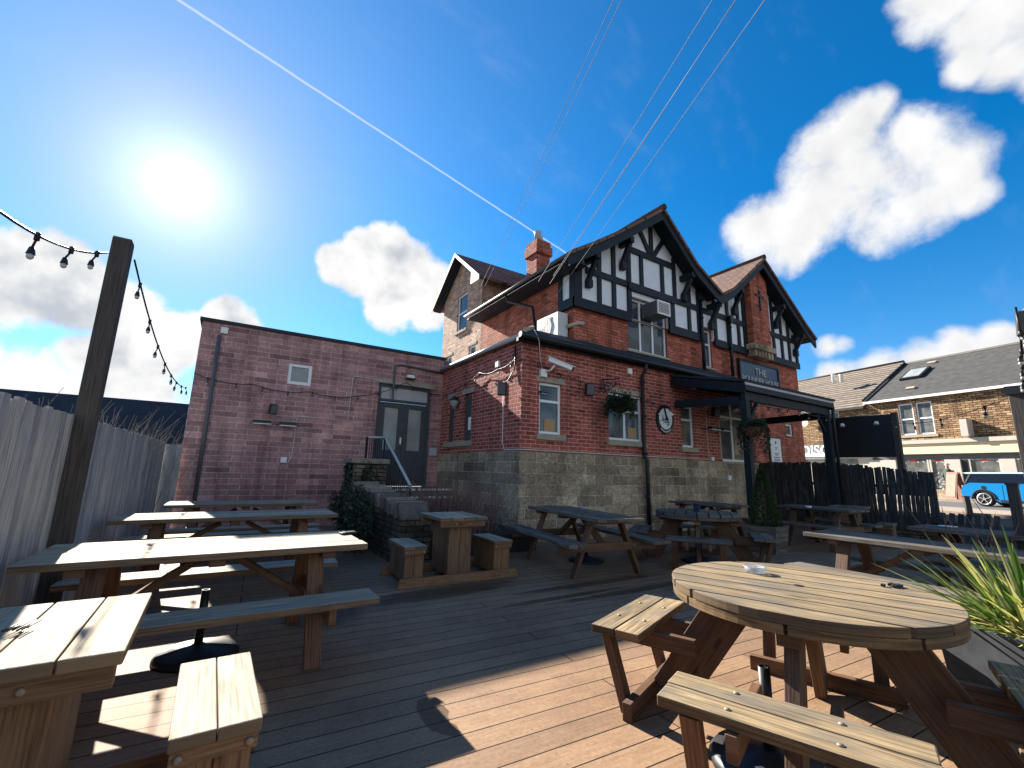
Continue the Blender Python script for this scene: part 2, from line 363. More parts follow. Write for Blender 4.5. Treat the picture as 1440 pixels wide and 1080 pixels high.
def ashglass():
    m, nt, b = newmat('ashtray_glass'); t = nd(nt, 'TexCoord'); n = nd(nt, 'TexNoise', Scale=30, Vector=t.outputs['Object'])
    nt.links.new(mixc(nt, n.outputs[0], (.75, .82, .86), (.95, .97, 1.0)), b.inputs['Base Color'])
    b.inputs['Transmission Weight'].default_value = .75; b.inputs['Roughness'].default_value = .08; b.inputs['IOR'].default_value = 1.45; return m
M['ashglass'] = ashglass()
def deckmat():
    m, nt, b = newmat('brown_decking'); g = nd(nt, 'NewGeometry')
    mp = nd(nt, 'Mapping', Vector=g.outputs['Position']); mp.inputs['Rotation'].default_value = (0, 0, RAD(3.2))
    def bt(c1, c2, mo, sz): return nd(nt, 'TexBrick', {'offset': .37, 'offset_frequency': 3}, Vector=mp.outputs[0], Color1=c4(c1), Color2=c4(c2), Mortar=c4(mo), Scale=1.0, Mortar_Size=sz, Mortar_Smooth=.15, Bias=0, Brick_Width=3.3, Row_Height=.152)
    t = bt((.315, .200, .118), (.245, .152, .092), (.016, .010, .008), .0042)
    m2 = nd(nt, 'Mapping', Vector=mp.outputs[0]); m2.inputs['Scale'].default_value = (2.0, 26, 1)
    n1 = nd(nt, 'TexNoise', Scale=1.8, Detail=6, Roughness=.7, Vector=m2.outputs[0])
    n2 = nd(nt, 'TexNoise', Scale=1.1, Detail=7, Roughness=.7, Vector=g.outputs['Position'])
    n3 = nd(nt, 'TexNoise', Scale=45, Detail=3, Vector=g.outputs['Position'])
    col = mixc(nt, 1.0, t.outputs[0], ramp(nt, n1.outputs[0], [(.3, (.82,)*3), (.7, (1.14,)*3)]), 'MULTIPLY')
    col = mixc(nt, 1.0, col, ramp(nt, n3.outputs[0], [(.3, (.86, .86, .85)), (.7, (1.12, 1.12, 1.14))]), 'MULTIPLY')
    col = mixc(nt, 1.0, col, ramp(nt, n2.outputs[0], [(.36, (.74, .72, .74)), (.55, (1, 1, 1)), (.72, (1.1, 1.12, 1.14))]), 'MULTIPLY')
    # screw heads, two to a board at each joist
    sc = nd(nt, 'SeparateXYZ', Vector=mp.outputs[0])
    fu = math_(nt, 'MULTIPLY', math_(nt, 'SUBTRACT', math_(nt, 'FRACT', math_(nt, 'DIVIDE', sc.outputs[0], .55)), .5), .55)
    fv = math_(nt, 'MULTIPLY', math_(nt, 'SUBTRACT', math_(nt, 'ABSOLUTE', math_(nt, 'SUBTRACT', math_(nt, 'FRACT', math_(nt, 'DIVIDE', sc.outputs[1], .152)), .5)), .28), .152)
    hd = math_(nt, 'SQRT', math_(nt, 'ADD', math_(nt, 'MULTIPLY', fu, fu), math_(nt, 'MULTIPLY', fv, fv)))
    col = mixc(nt, math_(nt, 'MULTIPLY', math_(nt, 'LESS_THAN', hd, .0042), .75), col, (.03, .025, .022))
    # damp patches
    sp = nd(nt, 'SeparateXYZ', Vector=g.outputs['Position'])
    wn = nd(nt, 'TexNoise', Scale=3.4, Detail=6, Vector=m2.outputs[0])
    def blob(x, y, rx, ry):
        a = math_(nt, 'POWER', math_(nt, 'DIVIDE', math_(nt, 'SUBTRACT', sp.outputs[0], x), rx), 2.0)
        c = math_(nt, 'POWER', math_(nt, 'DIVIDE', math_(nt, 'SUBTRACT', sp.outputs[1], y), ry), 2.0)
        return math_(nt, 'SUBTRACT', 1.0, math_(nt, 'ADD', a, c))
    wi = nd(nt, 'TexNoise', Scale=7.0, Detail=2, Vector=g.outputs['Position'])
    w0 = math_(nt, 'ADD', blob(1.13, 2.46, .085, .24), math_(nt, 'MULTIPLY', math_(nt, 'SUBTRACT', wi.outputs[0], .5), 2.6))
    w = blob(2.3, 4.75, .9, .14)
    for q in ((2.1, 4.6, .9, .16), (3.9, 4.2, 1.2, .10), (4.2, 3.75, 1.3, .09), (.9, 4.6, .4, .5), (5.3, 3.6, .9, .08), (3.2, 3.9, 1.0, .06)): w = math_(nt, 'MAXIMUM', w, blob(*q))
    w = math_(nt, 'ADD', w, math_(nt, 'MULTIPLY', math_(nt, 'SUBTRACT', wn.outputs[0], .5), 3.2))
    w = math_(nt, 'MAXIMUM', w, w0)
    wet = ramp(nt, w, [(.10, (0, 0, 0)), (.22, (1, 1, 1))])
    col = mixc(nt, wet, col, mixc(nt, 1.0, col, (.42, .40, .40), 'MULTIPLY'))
    nt.links.new(col, b.inputs['Base Color'])
    r = math_(nt, 'SUBTRACT', math_(nt, 'MULTIPLY_ADD', n2.outputs[0], .2, .6), math_(nt, 'MULTIPLY', wet, .25)); nt.links.new(r, b.inputs['Roughness'])
    b.inputs['Specular IOR Level'].default_value = .18
    bump(nt, math_(nt, 'ADD', math_(nt, 'MULTIPLY', t.outputs['Fac'], -1.5), math_(nt, 'MULTIPLY', n1.outputs[0], .3)), .5, .008, b); return m
M['deck'] = deckmat()

# ------------------------------------------------------------------ world: sky, aureole, clouds, contrail
W = bpy.data.worlds.new('World'); S.world = W; W.use_nodes = True
def build_world(sky_strength=.10):
    nt = W.node_tree; nt.nodes.clear()
    out = nd(nt, 'OutputWorld'); bg = nd(nt, 'Background'); nt.links.new(bg.outputs[0], out.inputs[0])
    sky = nd(nt, 'TexSky', {'sky_type': 'NISHITA', 'sun_disc': False, 'sun_elevation': math.asin(SUN.z), 'sun_rotation': math.atan2(SUN.x, SUN.y), 'altitude': 150, 'air_density': 1.0, 'dust_density': .0, 'ozone_density': 3.0})
    t = nd(nt, 'TexCoord'); d = t.outputs['Generated']
    hz = nd(nt, 'MapRange', {'interpolation_type': 'SMOOTHSTEP'}, Value=nd(nt, 'SeparateXYZ', Vector=d).outputs[2], i1=.02, i2=.55).outputs[0]
    tint = mixc(nt, hz, (.84, .93, 1.0), (.78, .96, 1.07))
    hs = nd(nt, 'HueSaturation', Saturation=1.27, Value=1.14, Color=mixc(nt, 1.0, sky.outputs[0], tint, 'MULTIPLY'))
    def dot(v):
        n = nd(nt, 'VectorMath', {'operation': 'DOT_PRODUCT'}); nt.links.new(d, n.inputs[0]); n.inputs[1].default_value = tuple(v); return n.outputs['Value']
    ang = math_(nt, 'ARCCOSINE', math_(nt, 'MINIMUM', dot(SUN), .99999))
    deg = math_(nt, 'MULTIPLY', ang, 57.2958)
    def gl(A, w): return math_(nt, 'MULTIPLY', math_(nt, 'EXPONENT', math_(nt, 'DIVIDE', deg, -w)), A)
    glow = math_(nt, 'ADD', gl(6.0, 3.4), gl(4.2, 14.5))
    damp = math_(nt, 'SUBTRACT', 1.0, math_(nt, 'MULTIPLY', math_(nt, 'EXPONENT', math_(nt, 'MULTIPLY', math_(nt, 'POWER', math_(nt, 'DIVIDE', deg, 13.0), 2.0), -1.0)), .66))
    nish = mixc(nt, 1.0, hs.outputs[0], math_rgb(nt, damp), 'MULTIPLY')
    base = mixc(nt, 1.0, nish, mixc(nt, 1.0, (.95, 1.03, .98), math_rgb(nt, glow), 'MULTIPLY'), 'ADD')
    # clouds: blobs placed by direction, edges broken by noise
    blobs = []
    def cl(pts):
        for x, y, r in pts:
            dv = dirn(x, y); e = dirn(x+r, y); e2 = dirn(x, y+r); rad = (dv.angle(e)+dv.angle(e2))/2*(.95 if x > 900 else 1); blobs.append((dv, rad))
    cl([(1325, 5, 70), (1385, 35, 80), (1460, 10, 95), (1430, 75, 62), (1300, -20, 60), (1365, 85, 45), (1500, 70, 80)])
    cl([(1190, 200, 80), (1225, 240, 105), (1170, 265, 90), (1280, 260, 90), (1330, 235, 70), (1225, 160, 45), (1235, 310, 66), (1305, 285, 60), (1268, 292, 66), (1300, 215, 70), (1345, 250, 50), (1270, 190, 55), (1085, 320, 65), (1060, 335, 60), (1110, 340, 65), (1150, 300, 80), (1360, 275, 45)])
    cl([(510, 370, 55), (545, 350, 45), (570, 390, 60), (605, 400, 45), (475, 372, 38), (550, 425, 45), (600, 430, 40)])
    cl([(60, 385, 85), (0, 410, 90), (130, 420, 80), (180, 430, 60), (-60, 380, 100), (200, 500, 75), (250, 480, 55), (120, 500, 50), (40, 520, 60), (330, 465, 50), (300, 480, 50), (180, 545, 80), (60, 555, 80), (-40, 500, 60)])
    cl([(1165, 486, 28), (1185, 484, 22), (1240, 525, 50), (1300, 510, 50), (1350, 490, 45), (1400, 485, 48), (1440, 485, 45), (1180, 530, 40), (1500, 480, 60), (1280, 545, 60)])
    cl([(480, 545, 30)])
    # unseen clouds added out of view as white fill for the shaded facade
    for az, el, r in ((228, 14, .20), (246, 24, .22), (262, 10, .22), (278, 26, .22), (294, 12, .22), (312, 22, .2), (200, 25, .16), (230, 40, .2), (330, 20, .18), (150, 18, .2), (215, 12, .2)):
        c = V((cos(RAD(az))*cos(RAD(el)), sin(RAD(az))*cos(RAD(el)), sin(RAD(el))))
        for k in range(4): blobs.append(((c+V((random.gauss(0, .1), random.gauss(0, .1), random.gauss(0, .04)))).normalized(), r*random.uniform(.6, 1)))
    fld = None
    for dv, rad in blobs:
        k = 1/(1-cos(rad)); f = math_(nt, 'MULTIPLY_ADD', dot(dv), k, 1-k)
        f = math_(nt, 'MAXIMUM', f, -1.2)
        fld = f if fld is None else math_(nt, 'SMOOTH_MAX', fld, f, .25)
    n1 = nd(nt, 'TexNoise', Scale=7.5, Detail=11, Roughness=.58, Lacunarity=2.1, Distortion=.15, Vector=d)
    off = nd(nt, 'VectorMath', {'operation': 'ADD'}); nt.links.new(d, off.inputs[0]); off.inputs[1].default_value = tuple(SUN*.035)
    n2 = nd(nt, 'TexNoise', Scale=7.5, Detail=5, Roughness=.5, Vector=off.outputs[0])
    n3 = nd(nt, 'TexNoise', Scale=7.5, Detail=5, Roughness=.5, Vector=d)
    nn = math_(nt, 'SUBTRACT', n1.outputs[0], .5)
    den = math_(nt, 'MULTIPLY_ADD', nn, 2.5, fld)
    al = nd(nt, 'MapRange', {'interpolation_type': 'SMOOTHSTEP'}, Value=den, i1=.04, i2=nd(nt, 'MapRange', Value=deg, i1=15.0, i2=55.0, i3=.50, i4=.92).outputs[0]).outputs[0]
    lit = math_(nt, 'MULTIPLY_ADD', math_(nt, 'SUBTRACT', n3.outputs[0], n2.outputs[0]), nd(nt, 'MapRange', Value=deg, i1=12.0, i2=45.0, i3=1.5, i4=.6).outputs[0], .98)
    core = nd(nt, 'MapRange', {'interpolation_type': 'SMOOTHSTEP'}, Value=den, i1=.55, i2=1.9).outputs[0]
    near = nd(nt, 'MapRange', Value=deg, i1=12.0, i2=42.0, i3=.13, i4=.10).outputs[0]
    lit = math_(nt, 'SUBTRACT', lit, math_(nt, 'MULTIPLY', core, near))
    lit = math_(nt, 'MAXIMUM', math_(nt, 'MINIMUM', lit, 1.05), .70)
    ccol = mixc(nt, nd(nt, 'MapRange', Value=lit, i1=.70, i2=.92).outputs[0], (.80, .86, .95), (1.0, 1.0, 1.0))
    ccol = mixc(nt, 1.0, ccol, math_rgb(nt, math_(nt, 'MULTIPLY', lit, CLOUD)), 'MULTIPLY')
    ccol = mixc(nt, 1.0, ccol, math_rgb(nt, math_(nt, 'MULTIPLY', glow, .10)), 'ADD')
    col = mixc(nt, al, base, ccol)
    # contrail: a thin straight band of the sky between two directions, and faint wisps
    a, b = dirn(248, -2), dirn(752, 327); n = a.cross(b).normalized(); mid = (a+b).normalized(); half = a.angle(b)/2
    wn = nd(nt, 'TexNoise', Scale=40, Detail=3, Vector=d)
    dist = math_(nt, 'ABSOLUTE', math_(nt, 'ADD', dot(n), math_(nt, 'MULTIPLY', math_(nt, 'SUBTRACT', wn.outputs[0], .5), .0016)))
    wid = nd(nt, 'MapRange', Value=dot((b-a).normalized()), i1=-.5, i2=.5, i3=.0030, i4=.0018).outputs[0]
    ct = math_(nt, 'SUBTRACT', 1.0, math_(nt, 'DIVIDE', dist, wid), clamp=True)
    ct = math_(nt, 'MULTIPLY', ct, math_(nt, 'GREATER_THAN', dot(mid), cos(half*1.9)))
    ct = math_(nt, 'MULTIPLY', math_(nt, 'POWER', ct, .8), .66)
    col = mixc(nt, ct, col, (CLOUD*.9, CLOUD*.95, CLOUD))
    mw = nd(nt, 'Mapping', Vector=d); mw.inputs['Scale'].default_value = (2, 7, 5); mw.inputs['Rotation'].default_value = (.3, .5, .9)
    ws = nd(nt, 'TexNoise', Scale=2.2, Detail=7, Roughness=.6, Vector=mw.outputs[0])
    wf = nd(nt, 'MapRange', {'interpolation_type': 'SMOOTHSTEP'}, Value=ws.outputs[0], i1=.52, i2=.82, i4=.08).outputs[0]
    col = mixc(nt, wf, col, (CLOUD*.8, CLOUD*.86, CLOUD*.95))
    nt.links.new(col, bg.inputs[0]); bg.inputs[1].default_value = sky_strength
def math_rgb(nt, v):
    n = nd(nt, 'CombineColor'); [nt.links.new(v, n.inputs[i]) for i in range(3)]; return n.outputs[0]
CLOUD = 5.9
build_world(.05)
sl = bpy.data.lights.new('sun', 'SUN'); sl.energy = 5.0; sl.angle = RAD(.53); sl.color = (1, .93, .82)
so = bpy.data.objects.new('sun', sl); COL.objects.link(so); so.rotation_euler = SUN.to_track_quat('Z', 'Y').to_euler(); so.location = (0, 0, 30)

# ------------------------------------------------------------------ camera
cd = bpy.data.cameras.new('camera'); co = bpy.data.objects.new('camera', cd); COL.objects.link(co)
cd.sensor_width = 36; cd.lens = 36*F_PX/1440; cd.clip_end = 5000; cd.clip_start = .02
mw = Matrix((CX, CU, -CF)).transposed().to_4x4(); mw.translation = CAM; co.matrix_world = mw
S.camera = co
S.view_settings.view_transform = 'Standard'; S.view_settings.look = 'None'; S.view_settings.exposure = 1.74; S.view_settings.gamma = 1
S.render.engine = 'CYCLES'; S.cycles.use_denoising = True; S.cycles.max_bounces = 6; S.cycles.sample_clamp_indirect = 6

# ================================================================== helpers for walls, windows, roofs
def WP(ax, p, u, v, off=0.0): return V((u, p+off, v)) if ax == 'y' else V((p+off, u, v))
def wall(mb, ax, p, u0, u1, v0, v1, holes=(), depth=.11):
    us = sorted({u0, u1, *[h[0] for h in holes], *[h[1] for h in holes]}); vs = sorted({v0, v1, *[h[2] for h in holes], *[h[3] for h in holes]})
    us = [u for u in us if u0 <= u <= u1]; vs = [v for v in vs if v0 <= v <= v1]
    for a, b in zip(us, us[1:]):
        for c, d in zip(vs, vs[1:]):
            mu, mv = (a+b)/2, (c+d)/2
            if any(h[0] < mu < h[1] and h[2] < mv < h[3] for h in holes): continue
            q = [WP(ax, p, a, c), WP(ax, p, b, c), WP(ax, p, b, d), WP(ax, p, a, d)]
            mb.face(q if ax == 'y' else q[::-1])
    for a, b, c, d in holes:
        for e in ((a, c, a, d), (b, d, b, c), (b, c, a, c), (a, d, b, d)):
            q = [WP(ax, p, e[0], e[1]), WP(ax, p, e[2], e[3]), WP(ax, p, e[2], e[3], depth), WP(ax, p, e[0], e[1], depth)]
            mb.face(q if ax == 'x' else q[::-1])
def boxw(mb, ax, p, u0, u1, v0, v1, o0, o1, r=None):
    return mb.box2(WP(ax, p, u0, v0, o0), WP(ax, p, u1, v1, o1), r)
def window(par, ax, p, u0, u1, v0, v1, mull=(), trans=(), rec=.05, fw=.055, frame='upvc', glass='glass', sill=None, lintel=None, name='window', cells=None):
    f = MB(); d0, d1 = rec, rec+.06
    boxw(f, ax, p, u0, u0+fw, v0, v1, d0, d1); boxw(f, ax, p, u1-fw, u1, v0, v1, d0, d1)
    boxw(f, ax, p, u0+fw, u1-fw, v0, v0+fw, d0, d1); boxw(f, ax, p, u0+fw, u1-fw, v1-fw, v1, d0, d1)
    for m in mull: x = u0+(u1-u0)*m; boxw(f, ax, p, x-fw*.55, x+fw*.55, v0+fw, v1-fw, d0+.002, d1-.002)
    for t_ in trans:
        if isinstance(t_, tuple): t, a, b = t_
        else: t, a, b = t_, 0, 1
        z = v0+(v1-v0)*t; boxw(f, ax, p, u0+(u1-u0)*a+fw*.5, u0+(u1-u0)*b-fw*.5, z-fw*.5, z+fw*.5, d0+.004, d1-.004)
    o = f.build(name, M[frame], par, bevel=.006)
    g = MB(); boxw(g, ax, p, u0+.01, u1-.01, v0+.01, v1-.01, d0+.03, d0+.045); g.build('pane', M[glass], o)
    if sill:
        s = MB(); boxw(s, ax, p, u0-.07, u1+.07, v0-sill, v0-.002, -.06, .10); s.build('sill', M['stone'], o, bevel=.008)
    if lintel:
        s = MB(); boxw(s, ax, p, u0-.08, u1+.08, v1+.002, v1+lintel, -.015, .10); s.build('lintel', M['stone'], o, bevel=.006)
    return o
def slab(mb, a, b, c, d, t=.06, off=(0, 0)):
    a, b, c, d = map(V, (a, b, c, d)); n = (b-a).cross(d-a).normalized()
    if n.z < 0: n = -n
    L = (b-a).length; H = (d-a).length; e = (b-a).normalized(); g = n.cross(e)
    def uv(p): return ((p-a).dot(e)+off[0], abs((p-a).dot(g))+off[1])
    top = [a, b, c, d]
    if (b-a).cross(d-a).dot(n) < 0: top = top[::-1]
    mb.face(top, [uv(p) for p in top]); bot = [p-n*t for p in top][::-1]; mb.face(bot, [uv(p) for p in bot])
    for i in range(4):
        p, q = top[i], top[(i+1) % 4]; mb.face([p, p-n*t, q-n*t, q], [(0, 0), (0, t), (L*.1, t), (L*.1, 0)])
def poly_y(mb, y, pts, th):   # polygon in plane y (x,z) with thickness th going +y
    mb.prism([V((x, y, z)) for x, z in pts], (0, th, 0), .5)
def interp(prof, x):
    for (x0, z0), (x1, z1) in zip(prof, prof[1:]):
        if x0 <= x <= x1: return z0+(z1-z0)*(x-x0)/(x1-x0)
    return prof[0][1] if x < prof[0][0] else prof[-1][1]

# ================================================================== ground, deck, street
YF, XC, YE, YG, XG = 6.97, 4.64, 10.74, 7.72, 6.6
def ground_z(x): return -.09 if x < 14.1 else min(.30, -.09+(x-14.1)*.30)
mb = MB()
xs = [-900, -60, -12, 0, 6, 14.1, 15.4, 40, 200, 900]; ys = [-900, -60, -20, 0, 20, 60, 300, 900]
for a, b in zip(xs, xs[1:]):
    for c, d in zip(ys, ys[1:]): mb.face([(a, c, ground_z(a)), (b, c, ground_z(b)), (b, d, ground_z(b)), (a, d, ground_z(a))])
struct(mb.build('ground', M['ground']))
mb = MB(); mb.box2((-1.2, -5, -.085), (13.55, YE-.02, 0)); struct(mb.build('deck', M['deck']))
# street frame: X' to the right along the shops, Y' away, origin at shop-front base
SE = V((.219, .976, 0)).normalized(); SX = -SE; SY = V((SE.y, -SE.x, 0)); SO = V((33.6, 7.55, .42)); SRZ = math.atan2(SX.y, SX.x)
def st(x, y, z=0): return SO + SX*x + SY*y + Z*z
def shop(px, py): p = onplane(px, py, SO, SY)-SO; return p.dot(SX), p.z
def strip(name, mat, y0, y1, z0, z1, L=90):
    m = MB(); P = [st(x, y, z-SO.z) for z in (z0, z1) for x, y in ((-L, y0), (L, y0), (L, y1), (-L, y1))]
    for q in ((4, 5, 6, 7), (0, 1, 5, 4), (2, 3, 7, 6), (1, 2, 6, 5), (3, 0, 4, 7)): m.face([P[k] for k in q])
    return struct(m.build(name, M[mat]))
strip('road', 'asphalt', -10.6, -2.6, .25, .304); strip('pavement', 'paving', -2.6, 3, .25, .42); strip('near_pavement', 'paving', -13.5, -10.6, .2, .40)

# ================================================================== pub
pub = thing('pub_building', 'red brick pub with two black-and-white timbered gables and a stone plinth', 'pub', (9, 9, 0))
PR = [(6.02, 6.20), (6.7, 6.62), (7.42, 7.10), (9.35, 8.50), (10.78, 7.22), (11.9, 6.62), (12.5, 6.95), (14.47, 8.53), (16.2, 7.30), (17.1, 6.65), (17.72, 6.28)]
H1 = [(5.07, 5.64, 2.02, 3.05), (6.95, 8.03, 2.01, 3.06), (9.45, 9.95, 1.97, 3.02), (11.1, 12.68, 1.68, 3.35)]
HS = [(9.95, 10.27, 1.95, 3.02), (9.03, 9.42, 1.95, 3.06)]
mb = MB(); wall(mb, 'y', YF, XC, 12.75, 1.67, 3.86, H1); wall(mb, 'x', XC, YF, YE, 1.67, 3.86, HS)
mb.box2((12.5, YF+.13, 0), (12.75, YG-.01, 3.9)); mb.build('ground_floor_wall', M['brick_low'], pub)
mb = MB(); wall(mb, 'y', YF-.035, XC-.035, 12.75, -.08, 1.655); wall(mb, 'x', XC-.035, YF-.035, YE, -.08, 1.655)
mb.face([(XC-.035, YF-.035, 1.655), (12.75, YF-.035, 1.655), (12.75, YF, 1.672), (XC, YF, 1.672)]); mb.face([(XC-.035, YE, 1.655), (XC-.035, YF-.035, 1.655), (XC, YF, 1.672), (XC, YE, 1.672)])
mb.build('stone_plinth', M['plinth'], pub)
HB = [(8.45, 10.0, 4.46, 5.32), (11.65, 12.1, 4.48, 5.66)]
mb = MB(); wall(mb, 'y', YG, XG, 11.3, 3.6, 5.32, HB[:1]); wall(mb, 'y', YG, 11.3, 12.75, 3.6, 6.0, HB[1:]); wall(mb, 'y', YG, 12.75, 17.3, -.09, 5.32, [(16.12, 16.6, 2.70, 3.12)])
wall(mb, 'x', XG, YG, 12.4, 3.9, 6.25); mb.box2((17.28, YG+.01, -.09), (17.3, 16, 6.2))
mb.build('upper_wall', M['brick_up'], pub)
# rear wing with the wall dormer
mb = MB(); hw = [(13.5, 14.32, 6.22, 7.62), (14.62, 15.1, 4.75, 5.45), (12.75, 13.25, 4.85, 5.45)]
wall(mb, 'x', XG, 12.4, 15.55, 3.9, 7.8, hw); mb.prism([(XG, 12.4, 7.8), (XG, 15.55, 7.8), (XG, 13.98, 9.05)], (.02, 0, 0), .5)
mb.box2((XG+.02, 12.4, 5.6), (10.5, 12.6, 7.85)); mb.box2((XG+.02, 15.35, 3.9), (10.5, 15.55, 7.85)); mb.build('rear_wing_wall', M['brick_tall'], pub)
w = window(pub, 'x', XG, 13.5, 14.32, 6.22, 7.62, trans=(.5,), glass='glass_blue', sill=.1, name='window')
for a in hw[1:]: window(pub, 'x', XG, *a, trans=(.5,), lintel=.1)
mb = MB()
slab(mb, (6.25, 12.0, 7.55), (11, 12.0, 7.55), (11, 13.98, 9.16), (6.25, 13.98, 9.16), .07); slab(mb, (6.25, 15.95, 7.55), (11, 15.95, 7.55), (11, 13.98, 9.16), (6.25, 13.98, 9.16), .07)
mb.build('dormer_roof', M['roof'], pub)
mb = MB()
for y, s in ((11.98, 1), (15.97, -1)):
    a = V((6.24, y, 7.40)); b = V((6.24, 13.98, 9.02)); mb.prism([a, b, b+V((0, 0, .13)), a+V((0, 0, .16))], (-.03, 0, 0))
mb.prism([(6.24, 12.0, 7.40), (6.24, 12.55, 7.86), (6.24, 12.55, 7.42)], (-.028, 0, 0)); mb.build('dormer_bargeboard', M['cream'], pub)
# gable panels and timber frame
yp = YG-.08
mb = MB()
def under(x): return interp(PR, x)-.10
def gpoly(x0, x1, z0):
    xs = [x0]+[x for x, z in PR if x0 < x < x1]+[x1]; poly_y(mb, yp, [(x0, z0), (x1, z0)]+[(x, under(x)) for x in reversed(xs)], .09)
gpoly(XG-.02, 8.45, 5.34); gpoly(8.45, 10.0, 5.92); gpoly(10.0, 11.62, 5.34); gpoly(11.62, 12.12, 5.70); gpoly(12.12, 17.28, 5.34)
mb.box2((XG-.06, yp, 5.34), (XG+.02, 8.12, 6.3)); mb.build('gable_panel', M['render'], pub)
mb = MB(); y0, y1 = yp-.055, yp-.002
def tb(x, za, zb, w=.12): mb.box2((x-w/2, y0, za), (x+w/2, y1, min(zb, under(x)-.02)))
def tr(x0, x1, za, zb, p=.006): mb.box2((x0, y0-p, za), (x1, y1-.001, zb))
tr(6.5, 8.46, 5.18, 5.42); tr(9.99, 11.62, 5.18, 5.42); tr(12.12, 17.28, 5.18, 5.40)
tr(6.9, 8.45, 6.12, 6.28); tr(8.35, 10.2, 6.06, 6.26, .05); tr(10.0, 17.2, 6.12, 6.28); tr(8.36, 10.35, 7.16, 7.32)
for x in (7.35, 7.86): tb(x, 5.42, 9)
tb(6.64, 5.42, 9, .24); tb(8.42, 5.42, 9, .14)
for x in (8.92, 9.78): tb(x, 6.26, 7.2)
for x in (10.31, 10.96): tb(x, 6.26, 9)
tb(10.12, 5.42, 6.1, .26); tb(10.92, 5.42, 6.1); tb(11.4, 5.42, 9, .16)
for x in (12.2, 12.88, 13.47): tb(x, 5.4, 9)
tb(13.84, 5.4, 9, .16); tb(15.07, 5.4, 9, .16)
for x in (15.63, 16.17, 16.67, 17.17): tb(x, 5.4, 9)
for a, b in (((9.36, 7.3), (9.36, 8.2)), ((9.30, 7.32), (8.90, 7.95)), ((9.44, 7.32), (9.86, 7.9))): mb.bar((a[0], yp-.03, a[1]), (b[0], yp-.03, b[1]), .13, .05, (0, 1, 0))
mb.box2((XG-.10, YG-.14, 5.18), (XG-.01, 8.2, 5.42)); mb.box2((XG-.10, 8.06, 5.42), (XG-.01, 8.2, 6.3)); mb.box2((XG-.09, yp-.05, 5.42), (XG-.01, 7.78, 6.3))
mb.build('timber_frame', M['navy_wood'], pub)
mb = MB()
for x, zt in ((6.95, 6.45), (8.15, 7.25), (10.65, 6.95), (11.9, 6.35), (13.2, 7.1), (15.75, 7.15), (17.0, 6.35)):
    mb = MB(); mb.bar((x, yp-.05, zt-.55), (x, 7.3, zt-.08), .11, .10, (1, 0, 0)); mb.box((x, yp-.09, zt-.62), (.15, .13, .2)); mb.bar((x, yp+.05, zt), (x, 7.2, zt), .13, .16); mb.build('eaves_bracket', M['navy_wood'], pub)
# iron cross, chimney breast on second gable
mb = MB(); mb.prism([(13.93, YG-.34, 5.52), (14.98, YG-.34, 5.52), (14.98, YG-.34, 7.9), (14.47, YG-.34, 8.3), (13.93, YG-.34, 7.88)], (0, .26, 0), .5); mb.build('chimney_breast', M['brick_up'], pub)
mb = MB(); mb.box2((13.80, YG-.42, 5.34), (15.10, YG-.08, 5.52))
for k in range(6): mb.box2((13.9+k*.195, YG-.36, 5.12), (14.02+k*.195, YG-.1, 5.34))
mb.build('corbel', M['plinth'], pub)
mb = MB(); mb.box2((14.42, YG-.38, 6.75), (14.47, YG-.345, 7.45)); mb.box2((14.2, YG-.375, 7.22), (14.7, YG-.348, 7.30)); mb.build('iron_tie', M['navy'], pub)
# bargeboards and roof
mb = MB()
for (xa, za), (xb, zb) in zip(PR, PR[1:]):
    mb.prism([(xa, 7.16, za-.30), (xb, 7.16, zb-.30), (xb, 7.16, zb-.01), (xa, 7.16, za-.01)], (0, .06, 0))
mb.build('bargeboard', M['navy_wood'], pub)
mb = MB(); acc = 0
for (xa, za), (xb, zb) in zip(PR, PR[1:]):
    ye = 12.35 if xb < 9.4 else 14
    if zb > za: slab(mb, (xa, 7.10, za+.05), (xa, ye, za+.05), (xb, ye, zb+.05), (xb, 7.10, zb+.05), .08, (0, xa))
    else: slab(mb, (xb, 7.10, zb+.05), (xb, ye, zb+.05), (xa, ye, za+.05), (xa, 7.10, za+.05), .08, (0, -xb))
mb.build('roof', M['roof'], pub)
mb = MB()
for (xa, za), (xb, zb) in zip(PR, PR[1:]): slab(mb, (xa, 7.225, za-.035), (xa, yp+.02, za-.035), (xb, yp+.02, zb-.035), (xb, 7.225, zb-.035), .03)
mb.build('verge_soffit', M['navy_wood'], pub)
mb = MB(); slab(mb, (6.27, 12.02, 7.475), (6.6, 12.02, 7.475), (6.6, 13.98, 9.08), (6.27, 13.98, 9.08), .03); slab(mb, (6.27, 15.93, 7.475), (6.6, 15.93, 7.475), (6.6, 13.98, 9.08), (6.27, 13.98, 9.08), .03); mb.build('verge_soffit', M['navy_wood'], pub)
mb = MB(); mb.tube([(9.35, 7.08, 8.56), (9.35, 13, 8.56)], .09, 8); mb.tube([(14.47, 7.08, 8.59), (14.47, 13, 8.59)], .09, 8); mb.build('ridge_tiles', M['roof'], pub)
mb = MB(); mb.box2((6.05, 7.22, 6.06), (XG, 12.35, 6.10)); mb.build('soffit', M['navy_wood'], pub)
mb = MB(); mb.tube([(5.99, 7.2, 6.17), (5.99, 12.4, 6.17)], .04, 8); mb.build('eaves_gutter', M['stain_dark'], pub)
